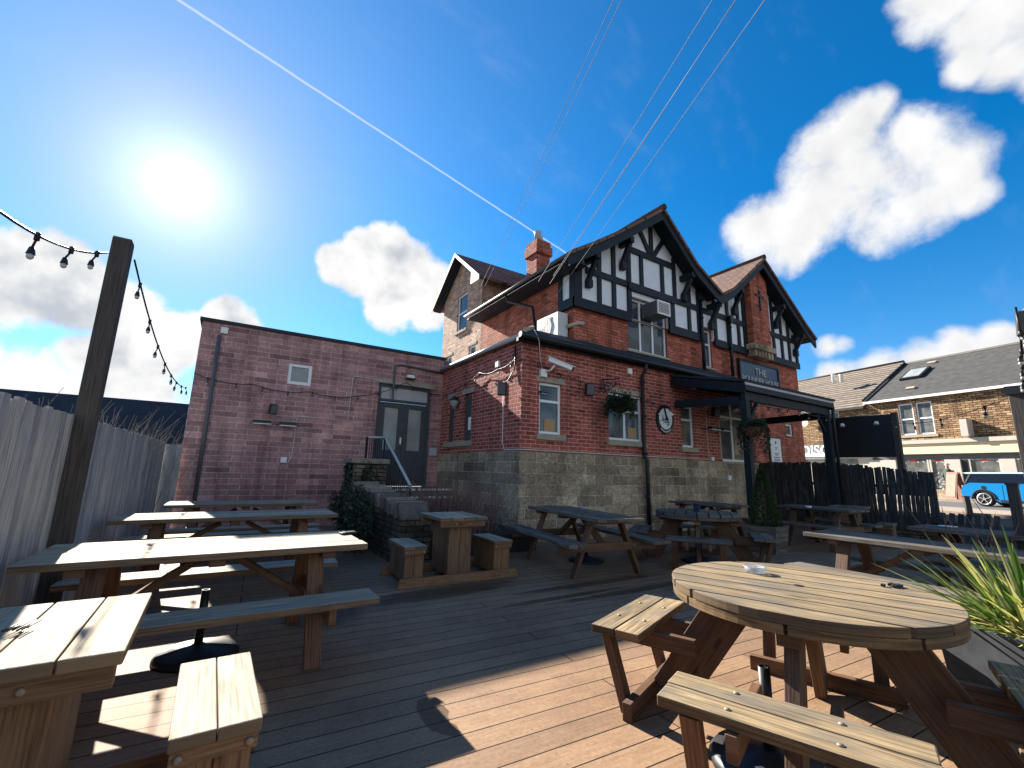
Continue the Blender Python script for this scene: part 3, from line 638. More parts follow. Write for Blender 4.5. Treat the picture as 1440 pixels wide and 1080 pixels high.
# lean-to skirt roof with flat top
mb = MB(); e, h = 3.94, 4.40
slab(mb, (4.57, 6.80, e), (12.85, 6.80, e), (12.85, YG-.005, h), (5.40, YG-.005, h), .05); slab(mb, (4.57, YE-.02, e), (4.57, 6.80, e), (5.40, YG-.005, h), (5.40, YE-.02, h), .05)
mb.build('lean_to_roof', M['roof_dark'], pub)
mb = MB(); mb.box2((5.40, YG, h-.06), (XG-.005, YE+4, h-.005)); mb.build('flat_roof', M['roof_felt'], pub)
mb = MB(); mb.box2((4.50, 6.83, 3.84), (12.85, 6.90, 3.93)); mb.box2((4.50, 6.90, 3.78), (12.85, YF-.003, 3.86)); mb.box2((4.60, 6.90, 3.865), (4.637, YE-.02, 3.93)); mb.build('fascia', M['navy'], pub)
mb = MB(); mb.tube([(4.45, 6.76, 3.87), (12.9, 6.76, 3.84)], .062, 10); mb.build('gutter', M['black'], pub)
mb = MB(); mb.tube([(4.545, 6.74, 3.89), (4.545, YE-.05, 3.89)], .048, 10); mb.build('gutter', M['grey_metal'], pub)  # sunlight put into its colour as pale grey; the front gutter is black
mb = MB(); mb.tube([(4.55, 6.78, 3.96), (5.40, 7.70, 4.43)], .05, 6); mb.build('hip_flashing', M['stone'], pub)
mb = MB(); mb.tube([(7.97, 6.76, 3.84), (7.97, 6.78, 3.68), (7.97, 6.88, 3.55), (7.97, 6.89, 1.72), (8.0, 6.84, 1.6), (8.0, 6.84, 0)], .045, 10)
for z in (3.4, 2.6, 1.75, .8): mb.lathe([(.058, -.03), (.058, .03)], (7.98, 6.875 if z > 1.7 else 6.84, z), 10)
mb.build('downpipe', M['black'], pub)
for x, zt in ((11.42, 6.55), (12.86, 6.15)):
    mb = MB(); mb.tube([(x, YG-.17, zt), (x, YG-.17, 4.3)], .05, 10); [mb.lathe([(.065, -.03), (.065, .03)], (x, YG-.17, z), 10) for z in (5.9, 5.2, 4.6)]; mb.box((x, YG-.2, zt), (.16, .16, .22)); mb.build('downpipe', M['navy'], pub)
mb = MB(); mb.tube([(6.05, 9.95, 6.1), (6.1, 9.95, 5.95), (6.5, 9.3, 5.65), (6.52, 9.2, 5.1), (6.4, 8.95, 4.85), (6.2, 8.6, 4.6)], .045, 8); mb.build('downpipe', M['black'], pub)
# windows
w1 = window(pub, 'y', YF, *H1[0], trans=(.64,), sill=.12, lintel=.12); w2 = window(pub, 'y', YF, *H1[1], mull=(.5,), trans=((.64, .5, 1), (.64, 0, .5)), sill=.12, lintel=.12)
w3 = window(pub, 'y', YF, *H1[2], trans=(.66,), sill=.12, lintel=.1); w4 = window(pub, 'y', YF, *H1[3], mull=(.38, .72), trans=(.72,), sill=.06)
window(pub, 'y', YG, 8.45, 10.0, 4.46, 5.92, mull=(.34, .66), trans=((.60, 0, .34), (.60, .34, .66), (.60, .66, 1)), glass='glass_blue', sill=.06)
window(pub, 'y', YG, *HB[1], trans=(.62,), glass='glass_blue', sill=.06); window(pub, 'y', YG, 16.12, 16.6, 2.70, 3.12, fw=.06, sill=.03)
for a, b in HS[0][:2], HS[1][:2]:
    mb = MB(); boxw(mb, 'x', XC, a, b, 1.95, HS[0][3], .05, .08); o = mb.build('shutter', M['grey_planter'], pub)
    mb = MB(); boxw(mb, 'x', XC, a-.12, b+.12, HS[0][3]+.04, HS[0][3]+.16, -.012, .09); mb.build('lintel', M['stone'], o)
mb = MB(); boxw(mb, 'x', XC, 8.95, 10.4, 1.83, 1.945, -.05, .09); mb.build('sill', M['stone'], pub)
mb = MB(); boxw(mb, 'x', XC, 9.08, 9.24, 2.2, 2.5, .035, .048); mb.build('notice', M['white'], pub)
for u, z in ((5.25, 2.08), (7.62, 2.08)):
    mb = MB(); mb.box2((u, YF+.076, z), (u+.26, YF+.070, z+.25)); mb.build('cardboard_sheet', M['card'], pub)
# chimney
mb = MB(); mb.box2((7.82, 11.0, 6.4), (8.36, 11.58, 8.40)); mb.box2((7.76, 10.93, 8.40), (8.42, 11.65, 8.70)); mb.box2((7.80, 10.98, 8.70), (8.38, 11.60, 8.90)); ch = mb.build('chimney', M['brick_up'], pub)
for x, y in ((7.97, 11.16), (8.20, 11.40)):
    mb = MB(); mb.lathe([(.13, 8.88), (.12, 9.2), (.14, 9.25), (.10, 9.25)], (x, y, 0), 12); mb.build('chimney_pot', M['grey_metal'], ch)

# ================================================================== brick extension with the rear door
ext = thing('brick_extension', 'flat-roofed red brick extension with a small white window and grey double door', 'building', (2, 12, 0))
XE = -.74; HD = (2.95, 4.33, .84, 3.34); HW = (.93, 1.42, 3.06, 3.53)
mb = MB(); wall(mb, 'y', YE, XE, XC, -.09, 4.17, [HD, HW], .14); mb.face([(XE, 17, -.09), (XE, YE, -.09), (XE, YE, 4.17), (XE, 17, 4.17)]); mb.build('wall', M['brick_ext'], ext)
mb = MB(); mb.box2((XE-.05, YE-.05, 4.17), (XC+.04, YE+.14, 4.235)); mb.box2((XE-.05, YE+.14, 4.17), (XE+.1, 17, 4.235)); mb.build('coping', M['navy'], ext)
mb = MB(); mb.box2((XE+.1, YE+.14, 4.1), (XC+.7, 17, 4.20)); mb.build('flat_roof', M['roof_felt'], ext)
window(ext, 'y', YE, *HW, fw=.07, rec=.02, glass='glass_lit')
dr = MB(); [boxw(dr, 'y', YE, *q, .05, .13) for q in ((2.95, 3.03, .84, 3.34), (4.25, 4.33, .84, 3.34), (3.03, 4.25, 2.90, 2.97), (3.03, 4.25, 3.27, 3.34))]; drf = dr.build('door_frame', M['grey_planter'], ext)
mb = MB(); boxw(mb, 'y', YE, 3.03, 4.25, 2.97, 3.27, .09, .11); mb.build('transom_panel', M['grey_metal'], drf)
mb = MB(); boxw(mb, 'y', YE, 2.85, 4.43, 3.345, 3.47, -.015, .12); mb.build('lintel', M['stone'], drf)
for a, b in ((3.035, 3.635), (3.645, 4.245)):
    mb = MB(); g0, g1 = a+.13, b-.13
    for q in ((a, g0, .86, 2.89), (g1, b, .86, 2.89), (g0, g1, .86, 1.72), (g0, g1, 2.76, 2.89)): boxw(mb, 'y', YE, *q, .08, .12)
    dl = mb.build('door_leaf', M['grey_planter'], ext)
    mb = MB(); boxw(mb, 'y', YE, g0, g1, 1.72, 2.76, .10, .11); mb.build('pane', M['glass_lit'], dl)
mb = MB(); mb.box((3.60, YE+.05, 1.95), (.03, .06, .16)); mb.build('door_handle', M['white'], ext)
mb = MB(); mb.tube([(-.42, YE-.04, 3.9), (-.40, YE-.04, 0)], .035, 8); mb.build('drainpipe', M['stain_dark'], ext)
mb = MB(); mb.tube([(3.22, YE-.03, 2.9), (3.30, YE-.03, 2.95), (3.30, YE-.03, 3.80), (3.45, YE-.03, 3.86), (4.6, YE-.03, 3.80)], .028, 6); mb.build('overflow_pipe', M['stain_dark'], ext)

# ================================================================== canopy over the terrace door
can = thing('porch_canopy', 'dark painted timber canopy on posts under the pub name board', 'canopy', (11, 6, 0))
XA, XB, YC = 9.2, 12.95, 5.19
mb = MB(); slab(mb, (XA-.15, YC-.15, 3.32), (XB+.25, YC-.15, 3.32), (XB+.25, YF-.03, 3.74), (XA-.15, YF-.03, 3.74), .05); mb.build('canopy_roof', M['roof_dark'], can)
mb = MB(); mb.box2((XA-.14, YC-.13, 3.21), (XB+.2, YC-.10, 3.262)); mb.build('trim_strip', M['grey_metal'], can); mb = MB(); mb.box2((XA-.14, YC-.125, 3.09), (XB+.2, YC-.09, 3.205)); mb.build('fascia', M['navy_wood'], can)
mb = MB(); mb.bar((XA-.12, YC-.1, 3.14), (XA-.12, YF-.05, 3.56), .05, .2); mb.bar((XB+.16, YC-.1, 3.14), (XB+.16, YF-.05, 3.56), .05, .2); mb.build('end_board', M['navy_wood'], can)
for x0, y0_, x1, y1_, z0, z1 in ((XA-.05, YC, XB+.1, YC, 2.99, 2.99), (XA, YC+.08, XA, YF-.06, 2.9, 3.0), (XB, YC+.08, XB, YF+.5, 2.9, 2.85)):
    mb = MB(); mb.bar((x0, y0_, z0), (x1, y1_, z1), .10, .18); mb.build('beam', M['navy_wood'], can)
for i in range(6):
    x = XA+.35+i*.6; mb = MB(); mb.bar((x, YC-.05, 3.14), (x, YF-.05, 3.55), .05, .12); mb.build('rafter', M['navy_wood'], can)
for x in (XA, XB):
    mb = MB(); mb.box2((x-.07, YC-.07, 0), (x+.07, YC+.07, 2.895)); mb.build('post', M['navy_wood'], can)
mb = MB(); mb.bar((XA+.12, YC+.02, 2.45), (XA+.5, YC+.02, 2.88), .06, .06); mb.bar((XB-.12, YC+.02, 2.45), (XB-.5, YC+.02, 2.88), .06, .06); mb.build('brace', M['navy_wood'], can)
mb = MB(); mb.tube([(XB+.13, YC-.12, 3.1), (XB+.14, YC-.1, 2.9), (XB+.14, YC-.1, 0)], .04, 8); mb.build('downpipe', M['black'], can)

# ================================================================== shops across the street
def shopbox(mb, x0, x1, z0, z1, y0, y1): return mb.box2((x0, y0, z0), (x1, y1, z1))
def shop_building(name, label, x0, x1, eave, ridge, depth, roofm, wins):
    t = thing(name, label, 'building', SO, SRZ)
    mb = MB(); wall(mb, 'y', 0, x0, x1, 2.85, eave, wins, .15); mb.face([(x0, 9, 2.0), (x0, 0, 2.0), (x0, 0, eave), (x0, 9, eave)]); mb.build('wall', M['sandstone'], t, False)
    mb = MB(); slab(mb, (x0-.05, -.25, eave-.02), (x1, -.25, eave-.02), (x1, depth, ridge), (x0-.05, depth, ridge), .08); slab(mb, (x0-.05, 2*depth+.25, eave-.02), (x1, 2*depth+.25, eave-.02), (x1, depth, ridge), (x0-.05, depth, ridge), .08)
    rf = mb.build('roof', M[roofm], t, False)
    mb = MB(); mb.tube([(x0-.05, depth, ridge+.03), (x1, depth, ridge+.03)], .09, 6); mb.build('ridge_tiles', M[roofm], rf, False)
    mb = MB(); mb.box2((x0, -.30, eave-.16), (x1, -.14, eave-.03)); mb.build('gutter', M['white' if roofm == 'roof_shop' else 'black'], t, False)
    for w in wins:
        o = MB(); a, b, c, d = w; fw = .07
        for q in ((a, a+fw, c, d), (b-fw, b, c, d), (a+fw, b-fw, c, c+fw), (a+fw, b-fw, d-fw, d), (a+fw, b-fw, (c+d)/2-.04, (c+d)/2+.04)): shopbox(o, *q, .05, .12)
        ob = o.build('window', M['upvc'], t, False)
        g = MB(); shopbox(g, a+.02, b-.02, c+.02, d-.02, .09, .10); g.build('pane', M['glass'], ob, False)
        g = MB(); shopbox(g, a-.12, b+.12, c-.16, c-.01, -.06, .12); g.build('sill', M['stone'], ob, False)
    return t
L = shop
xs_ = L(1222, 600)[0]     # party wall between the two roofs
W1 = [(L(1265, 590)[0], L(1286, 590)[0]), (L(1290, 590)[0], L(1313, 590)[0])]
wz0, wz1 = L(1290, 611)[1], L(1290, 566)[1]
xw3 = L(1432, 590)[0]
eave_z = L(1320, 553)[1]
shopA = shop_building('shop_building', 'stone-fronted shop with a grey tiled roof, rooflight and long cream fascia', xs_, xs_+22, eave_z, eave_z+3.0, 4.6, 'roof_shop', [(W1[0][0], W1[0][1], wz0, wz1), (W1[1][0], W1[1][1], wz0, wz1), (xw3, xw3+.95, wz0, wz1), (xw3+1.1, xw3+2.05, wz0, wz1)])
xwl = L(1160, 585)[0]
shopB = shop_building('shop_building', 'stone shop with a brown pantiled roof seen between the canopy post and pub', xs_-16, xs_-.01, eave_z-.25, eave_z+3.2, 4.6, 'roof_brown', [(xwl-.1, xwl+.95, wz0+.2, wz1)])
mb = MB(); mb.bar((xs_, -.28, eave_z+.08), (xs_, 4.6, eave_z+3.12), .10, .10); mb.build('verge_strip', M['black'], shopA, False)
# shopfront of the grey-roofed shop
fz0, fz1 = L(1345, 637.5)[1], L(1345, 622.5)[1]
mb = MB(); shopbox(mb, xs_+.4, xs_+21, fz0, fz1, -.18, .02); mb.build('fascia', M['cream'], shopA, False)
mb = MB(); shopbox(mb, xs_+.2, xs_+21.2, fz1+.002, fz1+.22, -.30, .02); mb.build('cornice', M['white_stone'], shopA, False)
mb = MB(); shopbox(mb, xs_+.1, xs_+21.3, fz0-.32, fz0-.002, .05, .12); mb.build('shopfront_head', M['stain_dark'], shopA, False)
def shx(px): return L(px, 660)[0]
piers = [(shx(1332), shx(1353)), (shx(1410), shx(1431)), (shx(1225), shx(1262)), (shx(1470), shx(1500))]
mb = MB()
for a, b in piers: shopbox(mb, a, b, 0, fz0-.325, -.08, .12)
mb.build('pier', M['white_stone'], shopA, False)
mb = MB(); shopbox(mb, xs_, xs_+22, 0, .42, -.03, .11); mb.build('stall_riser', M['plinth'], shopA, False)
prev = [(shx(1264), shx(1306)), (shx(1309), shx(1331)), (shx(1364), shx(1408)), (shx(1433), shx(1468))]
for a, b in prev:
    mb = MB(); shopbox(mb, a, b, .42, fz0-.33, .10, .13); o = mb.build('shop_window', M['glass'], shopA, False)
    mb = MB(); shopbox(mb, a-.03, a+.05, .42, fz0-.33, .03, .10); shopbox(mb, b-.05, b+.03, .42, fz0-.33, .03, .10); mb.build('window_post', M['white_stone'], o, False)
    mb = MB()   # pale leaf-pattern film on the glass
    rnd = random.Random(int(a*100))
    for k in range(46):
        x, z = rnd.uniform(a+.1, b-.1), (rnd.uniform(.5, 1.35) if rnd.random() < .7 else rnd.uniform(2.0, fz0-.4)); an = rnd.uniform(0, 6.28); l = rnd.uniform(.12, .32)
        mb.prism([(x, .094, z), (x+l*.5*cos(an)-.03*sin(an), .094, z+l*.5*sin(an)+.03*cos(an)), (x+l*cos(an), .094, z+l*sin(an)), (x+l*.5*cos(an)+.03*sin(an), .094, z+l*.5*sin(an)-.03*cos(an))], (0, .004, 0))
    mb.build('leaf_markings', M['grey_metal'], o, False)
    mb = MB(); mb.box(((a+b)/2, .092, 2.02), (.34, .01, .09)); mb.build('window_sign', M['red'], o, False)
mb = MB(); shopbox(mb, shx(1354), shx(1363), .0, fz0-.33, .02, .1); mb.build('shop_door', M['black'], shopA, False)
# rooflight, vents, projecting bracket on shop A
def roofpt(px, py): 
    n = V((0, -3.0, 4.85)); n = (SX*n.x+SY*n.y+Z*n.z); p = onplane(px, py, SO+SY*-.25+Z*(eave_z-.02), n)-SO; return V((p.dot(SX), p.dot(SY), p.z))
nr = V((0, -.526, .85))
mb = MB(); c = roofpt(1288, 527); e1 = V((1, 0, 0)); e2 = V((0, .85, .526)); Rm = Matrix((e1, e2, nr)).transposed()
mb.box(c+nr*.08, (1.15, 1.5, .16), Rm); rl = mb.build('rooflight', M['black'], shopA, False); mb = MB(); mb.box(c+nr*.17, (.9, 1.25, .02), Rm); mb.build('pane', M['glass_lit'], rl, False)
for q in ((1311, 511), (1281, 547)):
    mb = MB(); mb.box(roofpt(*q)+nr*.06, (.45, .25, .10), Rm); mb.build('roof_vent', M['stone'], shopA, False)
bx, bz = L(1362, 602); mb = MB(); mb.box2((bx-.1, -.55, bz-.45), (bx+.2, .0, bz+.45)); mb.build('box_sign', M['white_stone'], shopA, False)
# shop B sign with lettering
def text(name, s, size, mat, parent, loc, rot, ext=.01, sx=1.0, bold=0, al='CENTER'):
    cu = bpy.data.curves.new(name, 'FONT'); cu.body = s; cu.size = size; cu.extrude = ext; cu.offset = bold; cu.align_x = al; cu.align_y = 'CENTER'
    o = bpy.data.objects.new(name, cu); COL.objects.link(o)
    dg = bpy.context.evaluated_depsgraph_get(); me = bpy.data.meshes.new_from_object(o.evaluated_get(dg)); bpy.data.objects.remove(o)
    o = bpy.data.objects.new(name, me); me.materials.clear(); me.materials.append(mat); COL.objects.link(o); o.parent = parent
    po = V((0, 0, 0)); q = parent
    while q is not None and q.rotation_euler.z == 0: po += q.location; q = q.parent
    o.location = V(loc)-po if parent.rotation_euler.z == 0 else V(loc); o.rotation_euler = rot; o.scale = (sx, 1, 1); return o
sx0, sz0 = L(1120, 647); sx1, sz1 = L(1172, 625)
mb = MB(); shopbox(mb, sx0-1, sx1+.1, sz0, sz1, -.16, .02); sb = mb.build('shop_sign', M['sign_grey'], shopB, False)
text('lettering', 'DISCO', .98, M['white'], sb, (L(1131, 637)[0]-.12, -.175, (sz0+sz1)/2+.10), (RAD(90), 0, 0), .01, 1.0, .02, 'LEFT')
mb = MB(); shopbox(mb, sx0-.8, sx1, sz0+.02, sz0+.16, -.172, -.162); mb.build('strapline', M['white'], sb, False)
mb = MB(); shopbox(mb, xs_-15.5, xs_-.3, 2.35, 2.55, -.35, .02); mb.build('shop_awning_box', M['white'], shopB, False)
mb = MB(); shopbox(mb, xs_-15.5, xs_-.02, 0, 2.85, -.01, .05); mb.build('shopfront', M['white_stone'], shopB, False)
for k in range(4):
    a = xs_-1.9-k*3.4; mb = MB(); shopbox(mb, a-1.2, a+1.0, .6, 2.2, -.02, -.012); mb.build('shop_window', M['glass'], shopB, False)
fx, fz = L(1160, 549); 
for px in (1152, 1163):
    c = V((L(px, 545)[0], 1.6, L(px, 545)[1]+.5)); mb = MB(); mb.lathe([(.12, 0), (.12, .55), (.15, .6)], c, 8); mb.build('flue', M['white'], shopB, False)
dx, dz = L(1137, 596); mb = MB(); mb.lathe([(.02, 0), (.18, .04), (.26, .10)], (dx, -.28, dz), 14, (0, -1, .25)); mb.tube([(dx, -.02, dz), (dx, -.3, dz)], .025, 6); o = tag(mb.build('satellite_dish', M['white_stone']), 'white satellite dish on the stone shop wall', 'satellite dish'); o.location = SO; o.rotation_euler = (0, 0, SRZ)
# neighbour beyond the left fence
ng = thing('neighbour_house', 'low dark slate-roofed house beyond the grey board fence', 'house', (-9, 20, 0))
yr = 20; zr = ony(130, 557, yr).z; xr = ony(300, 560, yr).x+3
mb = MB(); slab(mb, (-26, yr-4.2, zr-2.6), (xr, yr-4.2, zr-2.6), (xr, yr, zr), (-26, yr, zr), .1); slab(mb, (-26, yr+4.2, zr-2.6), (xr, yr+4.2, zr-2.6), (xr, yr, zr), (-26, yr, zr), .1); mb.build('roof', M['roof_dark'], ng)
mb = MB(); mb.box2((-25.8, yr-3.9, -.09), (xr-.2, yr+3.9, zr-2.55)); mb.build('wall', M['brick_low'], ng)
# ================================================================== fences, posts
def jit(a): return random.uniform(-a, a)
FX = -1.0
lf = thing('board_fence', 'tall grey close-board fence beside the row of pale picnic tables', 'fence', (FX, 3, 0))
mb = MB(); y = -2.0
while y < 10.62:
    w = random.choice((.095, .10, .105)); top = 1.60+jit(.012)+.006*y
    mb.box((FX+jit(.004), y+w/2, top/2-.03), (.022, w-.010, top+.06)); y += w
x = FX+.005
while x < -.745: mb.box((x+.045, 10.66+jit(.004), .80), (.088, .022, 1.66)); x += .093
mb.build('boards', M['w_fence'], lf)
mb = MB()
for y in (.9, 6.1, 8.9): mb.box2((FX-.12, y-.05, -.09), (FX-.02, y+.05, 1.55))
mb.build('fence_post', M['w_post'], lf)
mb = MB(); [mb.box2((FX-.06, -2, z), (FX-.015, 10.62, z+.08)) for z in (.35, 1.25)]; mb.build('rail', M['w_fence'], lf)
def timber_post(loc, h, s, label, **k):
    t = thing('timber_post', label, 'post', loc); t.rotation_euler = (k.get('rx', 0), k.get('ry', 0), k.get('rz', 0))
    mb = MB(); mb.box((0, 0, h/2), (s, s, h), r=.3); mb.build('shaft', M['w_post'], t, False, bevel=.006)
    mb = MB(); mb.box((0, 0, h+.006), (s*.96, s*.96, .012)); mb.build('end_grain', M['w_old'], t, False); return t
pl = onx(174, 340, -.93)
LP_H = pl.z
timber_post((-.93, pl.y, 0), LP_H, .122, 'tall dark timber post carrying festoon lights against the grey board fence')
d = ray(1431, 545); RP = CAM + d*(4.3/d.dot(CF))
rp = timber_post((RP.x, RP.y, 0), RP.z, .125, 'dark timber post with a junction box on top near the spiky plant')
mb = MB(); mb.box((0, 0, RP.z-.03), (.17, .16, .08)); mb.box((-.02, -.082, RP.z-.09), (.09, .04, .10)); mb.build('junction_box', M['black'], rp, False)
# picket fence on a low wall, right
PX = 13.6
rf = thing('picket_fence', 'dark picket fence with gappy leaning boards along the street side', 'fence', (PX, 5.5, 0))
lw = MB(); lw.box2((PX+.03, 3.2, -.09), (PX+.25, YG-.03, .42)); tag(lw.build('low_wall', M['drystone']), 'low dark stone wall below the picket fence', 'wall')
mb = MB(); y = 3.55
while y < YG-.1:
    gap = random.choice((-.002, .0, .0)) if y > 5.2 else random.choice((.0, .006, .016))
    top = 1.70-.30*max(0, (5.3-y)/1.8)*.8+jit(.02); w = .072
    R = Matrix.Rotation(jit(.015)+(.03 if y < 4.6 else 0), 3, 'X')
    mb.box((PX+(.014 if int(y*100) % 2 else -.014), y, (top+.15)/2+.02), (.018, w, top-.15), R); y += w+gap
y = 3.62
while y < YG-.12:
    top = 1.66-.30*max(0, (5.3-y)/1.8)*.8+jit(.02); zb = .15 if y > 4.75 else (.95 if random.random() < .7 else 1.25)
    mb.box((PX+.085, y, (top+zb)/2), (.016, .066, top-zb)); y += .083
mb.build('pickets', M['w_dark'], rf)
mb = MB(); [mb.box2((PX+.026, 3.5, z), (PX+.072, YG-.05, z+.07)) for z in (.42, 1.12)]; mb.build('rail', M['w_dark'], rf)
for y in (3.52, 4.9, 6.3):
    mb = MB(); mb.box2((PX+.098, y-.045, -.09), (PX+.18, y+.045, 1.5)); mb.build('fence_post', M['w_dark'], rf)
mb = MB()
for k in range(7): y = 3.35-k*.13; mb.box((PX-.25+k*.02, y, .32), (.02, .09, .62), Matrix.Rotation(.12+jit(.05), 3, 'X'))
tag(mb.build('broken_palings', M['w_dark']), 'short broken dark palings at the low end of the picket fence', 'fence')
bp = onz(1361, 728, .0); bp = CAM+(bp-CAM)*.55; d = (ray(1361, 700)); q = CAM+d*(13.2/d.dot(CF))
t = thing('stub_post', 'short dark leaning stub post in front of the blue car', 'post', (q.x, q.y, 0)); t.rotation_euler = (0, .12, .6)
mb = MB(); mb.box((0, 0, .37), (.14, .14, .98), r=.2, top=.9); mb.build('shaft', M['w_post'], t, False, bevel=.01); mb = MB(); mb.box((0, 0, .87), (.15, .15, .02)); mb.build('cap', M['black'], t, False)
d = ray(1423, 680); q = CAM+d*(4.9/d.dot(CF)); t = thing('gate_post', 'square dark gate post with a flat cap hiding the front of the blue car', 'post', (q.x, q.y, 0))
mb = MB(); mb.box((0, 0, .64), (.085, .085, 1.28), r=.2); mb.build('shaft', M['w_post'], t, False, bevel=.006); mb = MB(); mb.box((0, 0, 1.29), (.10, .10, .03)); mb.build('cap', M['w_post'], t, False)

# ================================================================== tables
def picnic_table(label, loc, rz, L=1.8, w=.72, top='w_old', leg='w_leg', nb=5, h=.74, group=None, bo=.62, hole=True):
    t = thing('picnic_table', label, 'picnic table', loc, rz, group)
    mb = MB(); bw = w/nb
    for i in range(nb): mb.box((jit(.004), -w/2+bw*(i+.5), h-.02), (L+jit(.012), bw-.007, .042), Matrix.Rotation(jit(.002), 3, 'Z'))
    mb.build('tabletop', M[top], t, False, bevel=.005)
    mb = MB(); [mb.box((x, 0, h-.065), (.09, w-.06, .045)) for x in (-L*.36, 0, L*.36)]; mb.build('batten', M[leg], t, False, bevel=.004)
    for s in (-1, 1):
        mb = MB()
        for k in (-.5, .5): mb.box((jit(.005), s*bo+k*.137, .435), (L+jit(.01), .13, .042))
        mb.build('bench_seat', M[top], t, False, bevel=.005)
    for x in (-L*.36+.07, L*.36-.07):
        for s in (-1, 1):
            mb = MB(); mb.bar((x, s*w*.30, h-.045), (x, s*(bo-.12), 0.0), .045, .105, (1, 0, 0)); mb.build('leg', M[leg], t, False, bevel=.004)
        mb = MB(); xx = x+(.048 if x > 0 else -.048); mb.box((xx, 0, .365), (.045, bo*2+.24, .10)); cb = mb.build('cross_beam', M[leg], t, False, bevel=.004)
        mb = MB(); x3 = xx+(.025 if x > 0 else -.025)
        for s in (-1, 1): mb.lathe([(.017, -.004), (.017, .004), (.008, .009)], (x3, s*.40, .365), 8, (1 if x > 0 else -1, 0, 0))
        mb.build('bolt', M['steel'], cb, False)
        mb = MB(); mb.bar((x*.18, 0, h-.09), (x-(.03 if x > 0 else -.03), 0, .34), .045, .09, (0, 1, 0)); mb.build('brace', M[leg], t, False, bevel=.004)
    if hole:
        mb = MB(); mb.lathe([(.026, h+.0015), (.026, h+.0022)], (.0, .0, 0), 14); mb.build('parasol_hole', M['black'], t, False)
    return t
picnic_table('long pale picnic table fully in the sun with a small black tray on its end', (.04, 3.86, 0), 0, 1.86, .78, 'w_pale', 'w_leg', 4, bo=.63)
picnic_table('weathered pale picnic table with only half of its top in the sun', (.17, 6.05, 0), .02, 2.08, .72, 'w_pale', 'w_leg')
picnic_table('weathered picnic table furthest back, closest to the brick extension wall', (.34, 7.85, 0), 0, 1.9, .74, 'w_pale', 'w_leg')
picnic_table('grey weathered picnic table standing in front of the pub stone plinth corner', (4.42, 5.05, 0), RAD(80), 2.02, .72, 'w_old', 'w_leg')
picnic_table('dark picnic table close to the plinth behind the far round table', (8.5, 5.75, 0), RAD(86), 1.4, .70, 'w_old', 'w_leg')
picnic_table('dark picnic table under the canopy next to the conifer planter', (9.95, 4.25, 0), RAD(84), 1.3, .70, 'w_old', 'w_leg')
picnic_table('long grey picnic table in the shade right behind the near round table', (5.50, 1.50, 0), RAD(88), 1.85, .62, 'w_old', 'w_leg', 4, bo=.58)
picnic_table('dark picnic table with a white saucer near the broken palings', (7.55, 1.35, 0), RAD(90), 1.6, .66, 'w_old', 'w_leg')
def pedestal_set(label, loc, rz, stools=(-1, 1), top='w_pale', body='w_warm', w=.62, d=.74, h=.73, so=.57, sh=.43):
    t = thing('pedestal_table', label, 'pub table', loc, rz)
    mb = MB(); n = 4; bw = w/n
    for i in range(n): mb.box((-w/2+bw*(i+.5), jit(.003), h-.019), (bw-.005, d, .04))
    tp = mb.build('tabletop', M[top], t, False, bevel=.005)
    mb = MB(); mb.lathe([(.024, h+.0015), (.024, h+.002)], (0.02, .0, 0), 14); mb.build('parasol_hole', M['black'], tp, False)
    mb = MB()
    for s in (-1, 1): mb.box((0, s*(d/2-.05), h-.075), (w-.04, .042, .07))
    ap = mb.build('apron', M[body], t, False, bevel=.004)
    mb = MB(); [mb.lathe([(.013, -.002), (.013, .003), (.006, .008)], (x, -(d/2-.028), h-.075), 8, (0, -1, 0)) for x in (-.09, .09)]; mb.build('bolt', M['steel'], ap, False)
    mb = MB(); pw = .30
    for s in (-1, 1):
        for k in (-.5, .5): mb.box((k*pw/2*1.0, s*.24, (h-.11)/2+.05), (pw/2-.003, .04, h-.14))
        for k in (-1, 0, 1): mb.box((s*(pw/2-.02), k*.148, (h-.11)/2+.05), (.04, .144, h-.142))
    mb.build('pedestal', M[body], t, False, bevel=.004)
    for s in stools:
        cx = s*so; sw, sd = .27, .66
        mb = MB(); 
        for q in (-1, 1):
            for k in (-.5, .5): mb.box((cx+k*sw*.42, q*(sd/2-.06), (sh-.05)/2+.03), (sw*.42-.003, .04, sh-.10))
            for k in (-1, 0, 1): mb.box((cx+q*(sw*.42-.02), k*.165, (sh-.05)/2+.03), (.04, .160, sh-.102))
        st_ = mb.build('stool', M[body], t, False, bevel=.004)
        mb = MB(); [mb.box((cx+k*sw/2, 0, sh-.02), (sw/2-.004, sd, .042)) for k in (-.5, .5)]; mb.build('stool_seat', M[top], st_, False, bevel=.005)
        mb = MB(); [mb.box((cx, q*(sd/2-.04+.008), sh-.068), (sw-.02, .04, .05)) for q in (-1, 1)]; mb.build('cleat', M[body], st_, False, bevel=.003)
        mb = MB(); [mb.lathe([(.015, -.002), (.015, .004), (.007, .009)], (cx+k*.10, -(sd/2-.04+.03), sh-.068), 8, (0, -1, 0)) for k in (-1, 1)]; mb.build('bolt', M['steel'], st_, False)
    x0 = (min(stools)*so-.17) if min(stools) < 0 else -.25; x1 = (max(stools)*so+.17) if max(stools) > 0 else .25
    for q in (-1, 1):
        mb = MB(); mb.prism([(x0-.03, q*.345-.022, 0), (x1+.03, q*.345-.022, 0), (x1, q*.345-.022, .095), (x0, q*.345-.022, .095)], (0, .044, 0)); ru = mb.build('runner', M[body], t, False, bevel=.004)
        if q < 0:
            mb = MB(); [mb.lathe([(.014, -.002), (.014, .004), (.006, .009)], (x, -.368, .05), 8, (0, -1, 0)) for x in [a for a in (-.66, -.46, -.09, .09, .46, .66) if x0 < a < x1]]; mb.build('bolt', M['steel'], ru, False)
    return t
